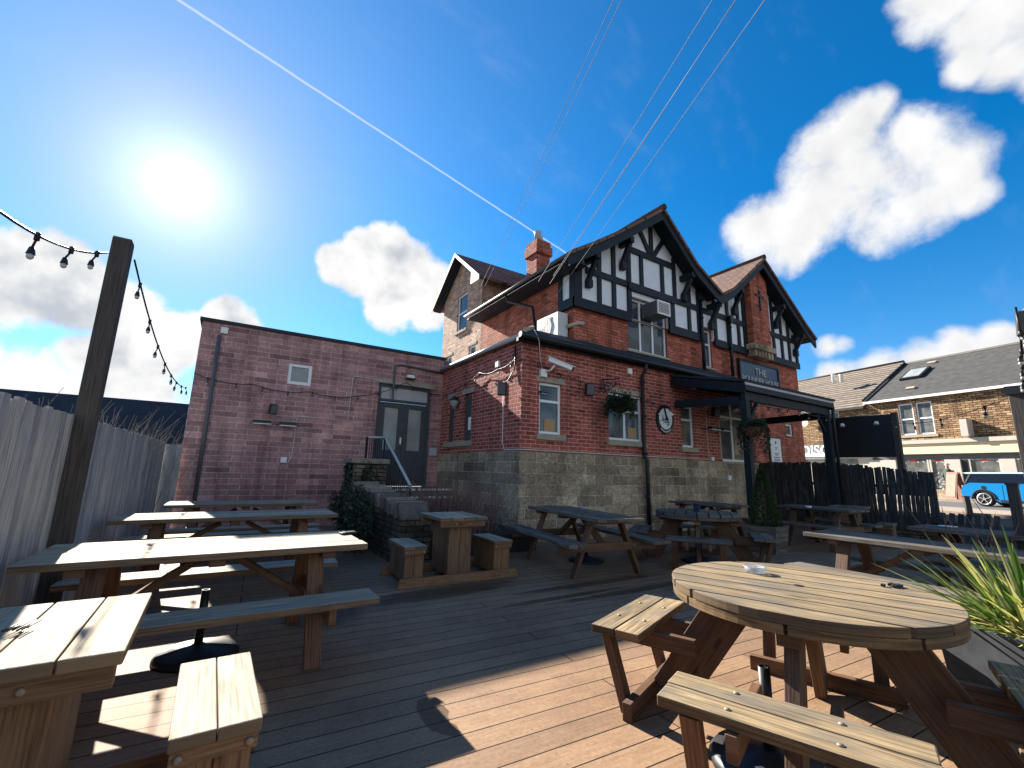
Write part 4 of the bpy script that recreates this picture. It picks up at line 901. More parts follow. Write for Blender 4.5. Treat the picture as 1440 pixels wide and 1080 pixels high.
pedestal_set('square wooden pedestal table with two box stools in front of the dry-stone wall', (2.52, 5.30, 0), RAD(-2))
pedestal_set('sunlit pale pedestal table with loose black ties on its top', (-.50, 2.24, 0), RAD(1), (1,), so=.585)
pedestal_set('dark pedestal table with box stools beside the picket fence', (11.35, 4.3, 0), RAD(-78), top='w_old', body='w_leg')
def round_table(label, loc, rz, top, body, rad=.66, h=.74, bd=.86, bl=.84, group=None):
    t = thing('round_picnic_table', label, 'picnic table', loc, rz, group)
    mb = MB(); n = 8; bw = 2*rad/n
    for i in range(n):
        a, b = -rad+bw*i+.0075, -rad+bw*(i+1)-.0075; m = []
        ya = [a+(b-a)*k/8 for k in range(9)]
        m = [(math.sqrt(max(rad*rad-y*y, 0.0004)), y) for y in ya] + [(-math.sqrt(max(rad*rad-y*y, 0.0004)), y) for y in reversed(ya)]
        r = random.random(); i0 = len(mb.v); k = len(m)
        mb.v += [V((x, y, h-.042)) for x, y in m]+[V((x, y, h)) for x, y in m]
        A = list(range(i0, i0+k)); B = [q+k for q in A]; uv = [(x+r*37, y+r*11) for x, y in m]
        mb.f += [tuple(A[::-1]), tuple(B)]; mb.uv += [uv[::-1], uv]; mb.r += [r, r]; mb.sm += [False, False]
        for q in range(k):
            q2 = (q+1) % k; mb.f.append((A[q], A[q2], B[q2], B[q])); mb.uv.append([(uv[q][0]*.5, 0), (uv[q2][0]*.5, 0), (uv[q2][0]*.5, .04), (uv[q][0]*.5, .04)]); mb.r.append(r); mb.sm.append(False)
    tp = mb.build('tabletop', M[top], t, False, bevel=.004)
    mb = MB(); ns = 8
    for s in range(ns):
        r = random.random(); a0, a1 = 2*pi*s/ns+.012, 2*pi*(s+1)/ns-.012; pr = []
        o = [(rad-.004)*V((cos(a0+(a1-a0)*k/8), sin(a0+(a1-a0)*k/8), 0)) for k in range(9)]; i_ = [v*.86 for v in reversed(o)]
        mb.prism([v+Z*(h-.084) for v in o+i_], (0, 0, .040), r)
    mb.build('rim', M[top], tp, False, bevel=.003)
    mb = MB(); mb.lathe([(.025, h+.001), (.025, h+.0018)], (0, 0, 0), 14); mb.build('parasol_hole', M['black'], tp, False)
    mb = MB(); mb.box((0, 0, h-.12), (1.12, .09, .055)); mb.box((0, 0, h-.121), (.09, 1.12, .053)); mb.build('under_frame', M[body], t, False)
    for k in range(4):
        R = Matrix.Rotation(k*pi/2, 3, 'Z'); ex, ey = R @ V((1, 0, 0)), R @ V((0, 1, 0))
        def at(r_, s_, z_): return ex*r_+ey*s_+Z*z_
        mb = MB()
        for q in (-.5, .5): mb.box(at(bd+q*.142, jit(.004), .425), (.136, bl, .042), R)
        be = mb.build('bench_seat', M[top], t, False, bevel=.006)
        mb = MB(); [mb.lathe([(.012, 0), (.010, .004), (.003, .006)], at(bd+q*.08, s_*.17, .446), 8) for q in (-1, 1) for s_ in (-1, 1)]; mb.build('bolt', M['steel'], be, False)
        mb = MB(); mb.bar(at(.30, 0, h-.10), at(.70, 0, .03), .06, .22); mb.build('plank_leg', M[body], t, False, bevel=.004)
        mb = MB(); mb.bar(at(.50, .145, .355), at(bd+.16, .145, .355), .042, .09); mb.bar(at(.50, -.145, .355), at(bd+.16, -.145, .355), .042, .09); mb.build('seat_bearer', M[body], t, False, bevel=.004)
        mb = MB(); mb.bar(at(bd+.10, .30, .40), at(bd-.02, .30, .0), .05, .075, ey); mb.bar(at(bd+.10, -.30, .40), at(bd-.02, -.30, .0), .05, .075, ey); mb.build('leg', M[body], t, False, bevel=.004)
        mb = MB(); mb.box(at(bd-.06, 0, .045), (.05, .82, .09), R); mb.build('ground_runner', M[body], t, False, bevel=.004)
    return t
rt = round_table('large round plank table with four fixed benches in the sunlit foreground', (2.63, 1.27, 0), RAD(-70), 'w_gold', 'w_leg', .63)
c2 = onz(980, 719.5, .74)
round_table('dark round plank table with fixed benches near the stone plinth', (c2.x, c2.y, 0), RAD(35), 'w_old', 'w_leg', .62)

# ================================================================== small things on tables and deck
def ashtray(label, p, mat, r=.055, hh=.032):
    mb = MB(); mb.lathe([(r*.75, 0), (r, hh), (r*.86, hh), (r*.62, hh*.35), (0.001, hh*.3)], (0, 0, 0), 20); o = tag(mb.build('ashtray', M[mat]), label, 'ashtray'); o.location = p; return o
p = onz(1062, 805, .742); ashtray('chunky clear glass ashtray on the sunlit round table', p, 'ashglass', .062, .036)
p = onz(820, 716, .742); ashtray('pale glass ashtray on the picnic table by the plinth corner', p, 'ashglass')
p = onz(1137, 714, .742); ashtray('white ashtray on the dark table under the canopy', p, 'white')
p = onz(1333, 741.5, .742); mb = MB(); mb.lathe([(.05, 0), (.095, .014), (.09, .016), (.04, .006), (.001, .006)], (0, 0, 0), 20); o = tag(mb.build('saucer', M['white']), 'white saucer on the dark picnic table near the street', 'saucer'); o.location = p
p = onz(489, 750.5, .745); mb = MB(); mb.box((0, 0, .008), (.13, .065, .014)); mb.box((.01, .0, .016), (.10, .05, .004)); o = tag(mb.build('black_tray', M['black'], bevel=.003), 'small black tray at the end of the long pale picnic table', 'tray'); o.location = p; o.rotation_euler = (0, 0, .3)
p = onz(1252, 825, .742); mb = MB()
for k in range(6): mb.box((jit(.06), jit(.018), .007), (random.uniform(.02, .05), .018, .01), Matrix.Rotation(jit(1), 3, 'Z'))
o = tag(mb.build('broken_ashtray', M['black']), 'black broken ashtray pieces on the far edge of the sunlit round table', 'ashtray'); o.location = p; o.rotation_euler = (0, 0, -.5)
p = onz(10, 885, .742); mb = MB()
for k in range(5): mb.tube([(k*.012, -.05+jit(.01), .006), (k*.012+.02, .05+jit(.01), .006)], .003, 5)
o = tag(mb.build('loose_cable_ties', M['black']), 'dark loose ties lying on the sunlit pedestal table', 'cable tie'); o.location = p
p = onz(45, 875, .744)
def parasol_stand(label, loc, r=.24, tube=.35, lab=False):
    t = thing('parasol_stand', label, 'parasol stand', loc, 0, 'parasol stands on the deck')
    mb = MB(); mb.lathe([(r, 0), (r, .02), (r*.92, .045), (.05, .07), (.04, .08)], (0, 0, 0), 28); mb.build('base_disc', M['black'], t, False)
    mb = MB(); mb.lathe([(.026, .06), (.026, tube), (.020, tube), (.020, tube-.05)], (0, 0, 0), 16); mb.build('tube', M['black'], t, False)
    if lab: mb = MB(); mb.box((-r*.55, -r*.2, .062), (.07, .05, .003), Matrix.Rotation(.25, 3, 'Y')); mb.build('paper_label', M['white'], t, False)
    return t
parasol_stand('round black parasol stand under the long pale sunlit picnic table', (.0, 3.93, 0), .25, .43)
pb = onz(1074, 937, .42); parasol_stand('black parasol stand with an upright tube under the sunlit round table', (pb.x, pb.y, 0), .26, .42, True)
parasol_stand('round black parasol stand under the picnic table by the plinth corner', (4.72, 5.25, 0), .26, .3)
mb = MB(); mb.tube([(c2.x, c2.y, 0), (c2.x, c2.y, .86)], .05, 10); mb.lathe([(.26, 0), (.26, .05), (.06, .09)], (c2.x, c2.y, 0), 20); tag(mb.build('parasol_stand', M['black']), 'black parasol stand through the dark round table', 'parasol stand', 'parasol stands on the deck')

# ================================================================== planters, plants
def planter(label, loc, w, h, mat, flare=.84, rz=0, boards=False):
    t = thing('planter', label, 'planter', loc, rz)
    mb = MB(); a, b = w/2*flare, w/2
    A = [V((-a, -a, 0)), V((a, -a, 0)), V((a, a, 0)), V((-a, a, 0))]; B = [V((-b, -b, h)), V((b, -b, h)), V((b, b, h)), V((-b, b, h))]; C = [v*.86+Z*h*.14 for v in B]; C = [V((v.x, v.y, h)) for v in C]; D = [V((v.x, v.y, h-.06)) for v in C]
    for k in range(4):
        j = (k+1) % 4
        if boards:
            n = 5
            for q in range(n):
                f0, f1 = q/n+.006, (q+1)/n-.006; mb.face([A[k].lerp(B[k], f0), A[j].lerp(B[j], f0), A[j].lerp(B[j], f1), A[k].lerp(B[k], f1)], [(0, f0), (w, f0), (w, f1), (0, f1)], random.random())
        else: mb.face([A[k], A[j], B[j], B[k]])
        mb.face([B[k], B[j], C[j], C[k]]); mb.face([C[k], C[j], D[j], D[k]])
    mb.build('box', M[mat], t, False)
    mb = MB(); mb.face(D); mb.build('soil', M['soil'], t, False); return t
planter('tapered grey board planter holding the conifer beside the canopy post', (8.25, 4.45, 0), .56, .46, 'w_old', .82, .1, True)
cn = thing('conifer', 'slim cone-shaped dwarf conifer in the tapered planter', 'tree', (8.25, 4.45, .40))
mb = MB(); mb.tube([(0, 0, 0), (0, 0, .9)], [.025, .006], 6); mb.build('trunk', M['twig'], cn, False)
mb = MB()
for k in range(5200):
    z = random.random()**1.25; rr = (.245*(1-z)**.75+.015)*(1+.22*mnoise.noise(V((z*9, k % 7, 3)))); an = random.uniform(0, 2*pi); rr *= math.sqrt(random.uniform(.35, 1.0))
    p = V((rr*cos(an), rr*sin(an), .02+z*1.0)); mb.leaf(p, V((cos(an), sin(an), 1.0+jit(.5))), random.uniform(.03, .065), .014)
mb.build('crown', M['leaf_conifer'], cn, False)
planter('slate-grey square planter holding the spiky strap-leaved plant', (3.90, .66, 0), .62, .50, 'grey_planter', .88, RAD(-12))
def strap_plant(name, label, loc, n, L, spread, seedv):
    rn = random.Random(seedv); mb = MB()
    for k in range(n):
        an = rn.uniform(0, 2*pi); el = rn.uniform(.25, 1.35); l = L*rn.uniform(.55, 1.1); w = rn.uniform(.012, .022)
        d = V((cos(an)*cos(el), sin(an)*cos(el), sin(el))); p = V((cos(an), sin(an), 0))*rn.uniform(0, spread); side = d.cross(Z).normalized(); r = rn.random()
        prev = None; droop = rn.uniform(.15, .65)
        for s in range(6):
            f = s/5; q = p + d*(l*f) - Z*(droop*l*f*f*.55); ww = w*(1-f**1.6)*(.6+min(f*3, .4))+.0007
            cur = (q-side*ww, q+Z*ww*-.35, q+side*ww)
            if prev:
                mb.face([prev[0], prev[1], cur[1], cur[0]], None, r, True); mb.face([prev[1], prev[2], cur[2], cur[1]], None, r, True)
            prev = cur
    o = tag(mb.build(name, M['leaf_grass']), label, 'plant'); o.location = loc; return o
strap_plant('strap_leaf_plant', 'spiky green and yellow strap-leaved plant in the grey planter', (3.95, .66, .46), 240, .70, .20, 3)
mb = MB(); rn = random.Random(5)
for k in range(420): a = rn.uniform(0, 6.28); r_ = .26*math.sqrt(rn.random()); mb.leaf(V((r_*cos(a), r_*sin(a), rn.uniform(0, .05))), V((cos(a*3), sin(a*3), rn.uniform(-.1, .6))), rn.uniform(.05, .16), .008, r=rn.uniform(.7, 1))
o = tag(mb.build('dry_leaf_litter', M['leaf_grass'], kind='stuff'), 'dry straw-coloured dead leaves over the planter soil', 'dead leaves', kind='stuff'); o.location = (3.90, .66, .47); o['kind'] = 'stuff'

# dry-stone wall, pier, steps, railings
mb = MB(); wx0, wx1, wy0, wy1 = 2.10, 2.52, 6.0, 8.85
def topz(y): return .62+(y-wy0)*.07
P = [V((wx0, wy0, 0)), V((wx1, wy0, 0)), V((wx1, wy1, 0)), V((wx0, wy1, 0))]; Q = [V((v.x, v.y, topz(v.y))) for v in P]
for k in range(4): j = (k+1) % 4; mb.face([P[k], P[j], Q[j], Q[k]])
mb.face(Q)
dw = thing('dry_stone_wall', 'low dry-stone wall with slanting coping stones below the rear steps', 'wall', (2.3, 7.4, 0)); mb.build('wall_body', M['drystone'], dw)
mb = MB(); y = wy0+.02
while y < wy1: 
    t_ = random.uniform(.05, .085); hh = random.uniform(.19, .27); mb.box((2.31+jit(.02), y+.07, topz(y)+hh*.36), (.44+jit(.04), t_-.014, hh), Matrix.Rotation(-.42+jit(.1), 3, 'X')); y += t_*1.5
mb.build('coping_stones', M['cope'], dw, bevel=.008)
mb = MB(); mb.box2((2.08, 8.86, -.09), (2.72, 9.5, 1.36)); pi_ = thing('stone_pier', 'square dry-stone pier covered in ivy beside the rear steps', 'pier', (2.4, 9.2, 0)); mb.build('pier_body', M['drystone'], pi_)
mb = MB(); mb.box((2.4, 9.18, 1.41), (.74, .74, .10)); mb.build('cap_stone', M['cope'], pi_, bevel=.02)
stp = thing('rear_steps', 'stone steps with white nosings climbing to the grey rear door', 'steps', (3.8, 9.5, 0))
zs = [(.84, 9.72, YE-.02), (.69, 9.36, 9.72), (.54, 9.0, 9.36), (.39, 8.64, 9.0), (.24, 8.28, 8.64), (.10, 7.92, 8.28)]
mb = MB(); [mb.box2((2.95, a, -.09), (XC-.04, b-.002, z)) for z, a, b in zs]; mb.build('treads', M['cope'], stp)
for z, a, b in zs[:-1]:
    mb = MB(); x = 2.97
    while x < XC-.08:
        l = random.uniform(.04, .22)
        if random.random() < .88: mb.box2((x, a-.004, z-.035), (min(x+l, XC-.05), a+.05, z+.004))
        x += l+random.uniform(.01, .05)
    mb.build('nosing_paint', M['white'], stp)
rl = thing('stair_railing', 'dark metal railing with a sloping handrail beside the rear steps', 'railing', (2.9, 9.2, 0))
a, b = V((2.92, 9.75, 1.93)), V((2.92, 8.0, .98))
mb = MB(); mb.tube([a+V((0, .3, .0)), a, b, b-Z*.05], .028, 8); mb.tube([V((2.55, 9.8, 1.93)), V((2.92, 9.8, 1.95))], .025, 8); mb.build('handrail', M['grey_metal'], rl)
mb = MB(); n = 17
for k in range(n): q = a.lerp(b, k/(n-1)); zb = .84-.42*max(0, 9.7-q.y); mb.tube([(q.x, q.y, max(zb, .05)), q], .009, 5)
for k in range(9): mb.tube([(2.55+k*.045, 9.8, .5), (2.55+k*.045, 9.8, 1.93)], .009, 5)
mb.build('balusters', M['navy'], rl)
mb = MB(); [mb.tube([(x, y, 0), (x, y, z)], .022, 8) for x, y, z in ((2.92, 9.8, 1.95), (2.92, 8.0, .99), (2.53, 9.8, 1.94))]; mb.build('newel_post', M['navy'], rl)
mb = MB(); mb.box2((2.54, 6.3, -.07), (4.56, 7.85, .28)); struct(mb.build('planting_bed', M['soil']))
def shrub(name, label, c, ell, n, leafL, mat, seedv, stems=9, twig='twig', lumps=5):
    rn = random.Random(seedv); t = thing(name, label, 'shrub', c)
    cs = [(V((rn.uniform(-.55, .55)*ell[0], rn.uniform(-.55, .55)*ell[1], rn.uniform(.35, .8)*ell[2])), rn.uniform(.42, .7)) for k in range(lumps)]
    mb = MB()
    for k in range(stems): q, s_ = cs[k % lumps]; mb.tube([(jit(.05), jit(.05), 0), q*.5+V((jit(.05), jit(.05), 0)), q], [.016, .011, .005], 5)
    mb.build('stems', M[twig], t, False)
    mb = MB()
    for k in range(n):
        q, s_ = cs[rn.randrange(lumps)]; v = V((rn.gauss(0, 1), rn.gauss(0, 1), rn.gauss(0, 1))).normalized(); r_ = s_*(rn.uniform(.55, 1.05))*(1+.3*mnoise.noise(v*3+V((seedv, 0, 0))))
        p = q+V((v.x*ell[0]*r_, v.y*ell[1]*r_, v.z*ell[2]*.55*r_))
        if p.z < .01: continue
        mb.leaf(p, v+V((jit(.7), jit(.7), jit(.7)-.2)), leafL*rn.uniform(.6, 1.3), leafL*.6)
    mb.build('foliage', M[mat], t, False); return t
shrub('ivy_bush', 'dark ivy bush hugging the dry-stone wall and pier', (1.90, 7.6, 0), (.36, 1.25, .95), 5200, .055, 'leaf_dark', 11, 12, lumps=9)
mb = MB(); rn = random.Random(4)
for k in range(1500):
    f = rn.choice((0, 1)); u, z = rn.random(), rn.random()**.8*1.42
    if mnoise.noise(V((u*3, z*3, f))) < -.05: continue
    p = V((2.06-.02*rn.random(), 8.86+u*.6, z)) if f == 0 else V((2.08+u*.5*(1.0 if z > .9 else .6), 8.83, z)); mb.leaf(p, V((rn.gauss(0, 1), rn.gauss(0, 1), -.6)), .055, .045)
tag(mb.build('climbing_ivy', M['leaf_dark']), 'climbing ivy spread over the stone pier', 'ivy')
def twiggy(name, label, c, n, H, spread, mat, seedv, leafy=0):
    rn = random.Random(seedv); t = thing(name, label, 'shrub', c); mb = MB()
    for k in range(n):
        an = rn.uniform(0, 6.28); p = V((rn.gauss(0, spread*.35), rn.gauss(0, spread*.25), 0)); d = V((cos(an)*rn.uniform(.05, .75), sin(an)*rn.uniform(.05, .6), 1)); h = H*rn.uniform(.5, 1)
        pts = [p+d*(h*s/4)+V((rn.gauss(0, .012), rn.gauss(0, .012), 0))*s for s in range(5)]; mb.tube(pts, [.009, .008, .0065, .005, .003], 4, cap=False)
        for s in (2, 3):
            e = pts[s]; mb.tube([e, e+V((rn.gauss(0, .08), rn.gauss(0, .08), .12))*h], [.003, .001], 3, cap=False)
    mb.build('twigs', M[mat], t, False); return t
twiggy('bare_shrub', 'reddish bare-twigged shrub above the dry-stone wall by the steps', (3.25, 7.0, .26), 330, .85, 1.05, 'twig', 21)
twiggy('bare_bush', 'sparse pale-twigged bush poking above the grey board fence', (-2.6, 9.0, -.09), 420, 2.3, 1.7, 'twig_pale', 22)
twiggy('bare_bush', 'darker twiggy bush behind the board fence next to the extension corner', (-2.0, 11.3, -.09), 300, 2.3, 1.2, 'twig_pale', 23)
twiggy('dry_stalks', 'thin reddish dry stalks leaning out beside the spiky plant', (RP.x+.3, RP.y+.5, 0), 14, 1.25, .25, 'rust', 25)
# ================================================================== wall-mounted things
def on_wall_light(label, u, z, ax='y', p=YF, w=.34):
    t = thing('floodlight', label, 'floodlight', WP(ax, p, u, z, -.06))
    o = WP(ax, p, u, z, 0); mb = MB()
    boxw(mb, ax, p, u-w/2, u+w/2, z-.03, z+.03, -.24, -.12); mb.build('lamp_housing', M['black'], t)
    mb = MB(); boxw(mb, ax, p, u-w/2+.01, u+w/2-.01, z-.05, z-.032, -.235, -.125); mb.build('lamp_glass', M['white'], t)
    mb = MB(); boxw(mb, ax, p, u-.03, u+.03, z-.025, z+.025, -.118, -.002); mb.build('arm', M['black'], t); return t
on_wall_light('strip floodlight on the extension wall directly under the small dark loudspeaker', .55, 2.17, p=YE); on_wall_light('strip floodlight on the extension wall at the top of the cable to the white socket', 1.04, 2.16, p=YE)
on_wall_light('wider strip floodlight on the pub wall crossed by a pale cable', 10.55, 2.5, w=.42); on_wall_light('narrower strip floodlight against the terrace window frame', 11.02, 2.5, w=.3)
def speaker(label, p, d, s=1.0):
    t = thing('loudspeaker', label, 'loudspeaker', p); d = V(d).normalized(); sx = d.cross(Z).normalized(); R = Matrix((sx, d, sx.cross(d))).transposed()
    mb = MB(); mb.box((0, 0, 0), (.19*s, .16*s, .27*s), R); mb.build('cabinet', M['black'], t, False, bevel=.03*s)
    mb = MB(); mb.box(d*.083*s, (.15*s, .012, .22*s), R); mb.build('grille', M['stain_dark'], t, False, bevel=.01)
    mb = MB(); mb.bar(-d*.07*s, -d*.19*s+Z*.01, .03, .03); mb.build('bracket', M['black'], t, False); return t
speaker('black loudspeaker on the sunlit patch of the pub side wall', (XC-.20, 7.35, 2.88), (-.7, -.75, -.2)); speaker('round-cornered black loudspeaker beside the black downpipe', (6.22, YF-.2, 3.0), (-.5, -1, -.2))
speaker('small black loudspeaker under the canopy', (10.6, YF-.2, 2.92), (-.3, -1, -.2), .9); speaker('dark loudspeaker on the extension wall above the strip floodlights', (.72, YE-.18, 2.45), (.2, -1, -.2), .8)
cam = thing('security_camera', 'white security camera on the pub corner wall', 'camera', (5.22, YF, 3.3))
mb = MB(); mb.box((5.13, YF-.04, 3.22), (.15, .08, .16)); mb.build('junction_box', M['white'], cam, bevel=.01)
mb = MB(); mb.tube([(5.15, YF-.06, 3.25), (5.2, YF-.2, 3.27), (5.25, YF-.25, 3.36)], .018, 6); mb.build('arm', M['white'], cam)
mb = MB(); mb.bar((5.12, YF-.22, 3.47), (5.55, YF-.42, 3.30), .09, .085); mb.build('body', M['white'], cam, bevel=.012); mb = MB(); mb.bar((5.10, YF-.215, 3.522), (5.60, YF-.445, 3.33), .115, .012); mb.build('sunshield', M['white'], cam)
mb = MB(); mb.lathe([(.035, 0), (.035, .03)], (5.555, YF-.423, 3.298), 10, (.83, -.39, -.33)); mb.build('lens', M['black'], cam)
mb = MB(); mb.box((5.12, YF-.06, 2.83), (.16, .10, .03), Matrix.Rotation(.3, 3, 'X')); o = tag(mb.build('floodlight', M['black'], bevel=.005), 'small black floodlight beside the top of the pub window nearest the corner', 'floodlight')
o2 = MB(); o2.box((5.12, YF-.075, 2.812), (.12, .07, .006), Matrix.Rotation(.3, 3, 'X')); q = o2.build('lamp_glass', M['white'], o)
def outlet(label, ax, p, u, z, s=.12, m='white'):
    mb = MB(); boxw(mb, ax, p, u-s/2, u+s/2, z-s/2, z+s/2, -.055, -.001); return tag(mb.build('socket_box', M[m], bevel=.006), label, 'socket')
outlet('white socket box low on the extension brickwork', 'y', YE, 1.05, 1.40); outlet('grey utility box on the brickwork between the rear door and the plinth', 'y', YE, 4.45, 1.72, .2, 'grey_metal')
outlet('small white socket at the end of the cable above the plinth', 'y', YF, 10.6, 1.72, .10); outlet('cream socket box on the stone plinth under the terrace window', 'y', YF-.035, 11.25, 1.25, .12)
for lab, ax, p, u, z in (('white alarm sounder high on the pub side wall', 'x', XC, 7.85, 3.50), ('white sensor box under the gutter next to the black downpipe', 'y', YF, 7.62, 3.62), ('white sensor box under the gutter above the oval plaque', 'y', YF, 10.0, 3.55), ('white vent box at the top corner of the extension above the drainpipe', 'y', YE, -.35, 4.02)):
    o = outlet(lab, ax, p, u, z, .13); o.name = 'sensor_box'; o['category'] = 'sensor'
def cab(name, label, pts, r=.011, mat='cable'):
    mb = MB(); mb.tube(pts, r, 6); return tag(mb.build(name, M[mat]), label, 'cable')
cab('wall_cable', 'pale cable dropping down the side wall then along the plinth top', [(XC-.015, 7.6, 3.1), (XC-.015, 7.6, 1.85), (XC-.02, 7.5, 1.70), (XC-.05, YF-.05, 1.69), (8, YF-.045, 1.69), (10.55, YF-.045, 1.70)])
cab('wall_cable', 'pale cable falling from the canopy past the strip lights', [(10.45, YF-.02, 3.3), (10.45, YF-.02, 1.75)], .009)
cab('wall_cable', 'pale cable beside the terrace window down to the plinth socket', [(11.0, YF-.02, 3.4), (11.02, YF-.02, 1.75), (11.2, YF-.05, 1.5), (11.22, YF-.05, 1.3)], .009)
cab('wall_cable', 'pale conduit across the extension and down to the white socket', [(4.5, YE-.02, 3.33), (2.36, YE-.02, 3.42), (2.32, YE-.02, 3.38), (2.29, YE-.02, 2.34), (1.22, YE-.02, 2.36), (1.2, YE-.02, 1.5), (1.14, YE-.02, 1.34), (1.06, YE-.02, 1.36)])
cab('wall_cable', 'thin pale cable looping from the gutter to the security camera', [(4.75, 6.72, 4.0), (4.85, 6.7, 3.8), (5.0, 6.85, 3.45), (5.13, YF-.03, 3.25)], .007)
cab('wall_cable', 'dark conduit drop above the loudspeaker on the side wall', [(XC-.015, 7.2, 3.75), (XC-.015, 7.2, 3.3), (XC-.05, 7.35, 3.1), (XC-.15, 7.35, 3.0)], .012, 'black')
cab('ground_cable', 'short stray pale cable hanging on the stone plinth near the downpipe', [(7.2, YF-.045, 1.66), (7.25, YF-.045, 1.5), (7.24, YF-.045, 1.38)], .007)
lan = thing('wall_lantern', 'glass globe lantern over the side-wall shutters', 'lantern', (XC-.12, 9.72, 2.85)); mb = MB(); mb.lathe([(.03, -.14), (.11, 0), (.12, .06)], (0, 0, .02), 12); mb.build('lamp_glass', M['glass_lit'], lan, False)
mb = MB(); mb.lathe([(.13, .08), (.05, .17), (.015, .2)], (0, 0, .0), 12); mb.bar((0, 0, .18), (.12, 0, .18), .02, .02); mb.build('lantern_top', M['black'], lan, False)
dl = thing('bulkhead_lamp', 'small white bulkhead lamp above the rear door', 'lamp', (3.72, YE-.05, 3.58)); mb = MB(); mb.box((0, 0, 0), (.2, .1, .09)); mb.build('housing', M['white'], dl, False, bevel=.02); mb = MB(); mb.box((0, -.02, -.055), (.24, .12, .02)); mb.build('hood', M['black'], dl, False)
# air conditioners
ac = thing('air_conditioner', 'white air-conditioning unit with a round fan grille on the low roof', 'air conditioner', (6.4, 8.28, 4.40))
mb = MB(); mb.box2((6.24, 7.86, 4.46), (6.54, 8.72, 5.06)); mb.build('casing', M['casing'], ac, bevel=.015)
mb = MB(); 
for r_ in (.06, .11, .16, .21, .25): mb.tube([(6.228, 8.36+r_*cos(a*.314), 4.76+r_*sin(a*.314)) for a in range(21)], .006, 4, cap=False)
for k in range(5): mb.box((6.23, 8.16+k*.1, 4.76), (.012, .014, .5))
mb.build('fan_grille', M['casing'], ac)
mb = MB(); mb.lathe([(.26, 0), (.26, .012)], (6.236, 8.36, 4.76), 24, (-1, 0, 0)); mb.build('fan_opening', M['stain_dark'], ac)
mb = MB(); [mb.box2((6.26, y, 4.40), (6.52, y+.05, 4.46)) for y in (7.95, 8.55)]; mb.build('foot', M['black'], ac)
mb = MB(); mb.tube([(6.5, 7.83, 4.72), (6.7, 7.68, 4.80), (6.86, 7.66, 4.82)], .05, 8); tag(mb.build('lagged_pipe', M['white_stone']), 'short lagged pipe beside the roof air-conditioner', 'pipe')
wa = thing('window_air_conditioner', 'boxy window air-conditioner with a louvred front in the gable window', 'air conditioner', (9.4, 7.4, 5.6))
mb = MB(); mb.box2((9.02, 7.22, 5.42), (9.52, YG+.02, 5.80)); mb.build('casing', M['stain_dark'], wa, bevel=.01)
mb = MB(); mb.box2((9.02, 7.19, 5.42), (9.52, 7.218, 5.46)); mb.box2((9.02, 7.19, 5.76), (9.52, 7.218, 5.80)); mb.box2((9.02, 7.19, 5.46), (9.05, 7.218, 5.76)); mb.box2((9.49, 7.19, 5.46), (9.52, 7.218, 5.76))
for k in range(7): mb.box((9.27, 7.205, 5.485+k*.042), (.44, .02, .018), Matrix.Rotation(.5, 3, 'X'))
mb.build('louvre_grille', M['upvc'], wa)
# signs
sg = thing('pub_name_board', 'pub name board, sky reflection painted in blue, reading THE over a line of capitals', 'sign', (14.6, YG-.05, 4.5))
mb = MB(); mb.box2((13.46, YG-.07, 4.02), (15.74, YG-.004, 4.95)); mb.build('board', M['blackgloss'], sg)
mb = MB()
for q in ((13.40, 13.46, 3.96, 5.01), (15.74, 15.80, 3.96, 5.01), (13.46, 15.74, 4.95, 5.01), (13.46, 15.74, 3.96, 4.02)): mb.box2((q[0], YG-.10, q[2]), (q[1], YG-.004, q[3]))
mb.build('frame', M['navy'], sg)
text('lettering', 'THE', .34, M['grey_metal'], sg, (14.62, YG-.085, 4.68), (RAD(90), 0, 0), .012, 1.1)
text('lettering', 'ROUNDER HOUSE', .27, M['grey_metal'], sg, (14.62, YG-.085, 4.38), (RAD(90), 0, 0), .012)
wb = thing('notice_board', 'white notice board in a black frame beside the small window', 'sign', (15.3, YG-.03, 2.2))
mb = MB(); mb.box2((14.88, YG-.035, 1.74), (15.64, YG-.004, 2.60)); mb.build('frame', M['black'], wb); mb = MB(); mb.box2((14.94, YG-.045, 1.79), (15.58, YG-.036, 2.55)); mb.build('panel', M['upvc'], wb)
mb = MB(); mb.prism([(15.2, YG-.05, 2.42), (15.26, YG-.05, 2.36), (15.32, YG-.05, 2.42), (15.26, YG-.05, 2.47)], (0, .004, 0))
for z, a, b in ((2.25, 15.2, 15.34), (2.2, 15.2, 15.32), (2.06, 15.14, 15.4), (2.01, 15.18, 15.36), (1.94, 15.08, 15.46), (1.88, 15.1, 15.44), (1.83, 15.06, 15.48)): mb.box2((a, YG-.05, z-.012), (b, YG-.046, z+.012))
mb.build('printed_lines', M['stain_dark'], wb)
ov = thing('oval_plaque', 'oval black-rimmed plaque with white relief on the pub wall', 'plaque', (8.80, YF, 2.60))
def oval(mb, rx, rz, y0_, y1_, cz=2.60): mb.prism([(8.80+rx*cos(a*pi/18), y1_, cz+rz*sin(a*pi/18)) for a in range(36)], (0, y0_-y1_, 0), .5)
mb = MB(); oval(mb, .31, .345, YF-.002, YF-.04); mb.build('plaque_back', M['black'], ov)
mb = MB(); oval(mb, .235, .255, YF-.0405, YF-.05, 2.61); mb.prism([(8.52, YF-.062, 2.70), (8.92, YF-.062, 2.66), (9.10, YF-.062, 2.735), (8.90, YF-.062, 2.86), (8.74, YF-.062, 2.84)], (0, .010, 0)); mb.build('plaque_face', M['upvc'], ov)
mb = MB(); rn = random.Random(2)
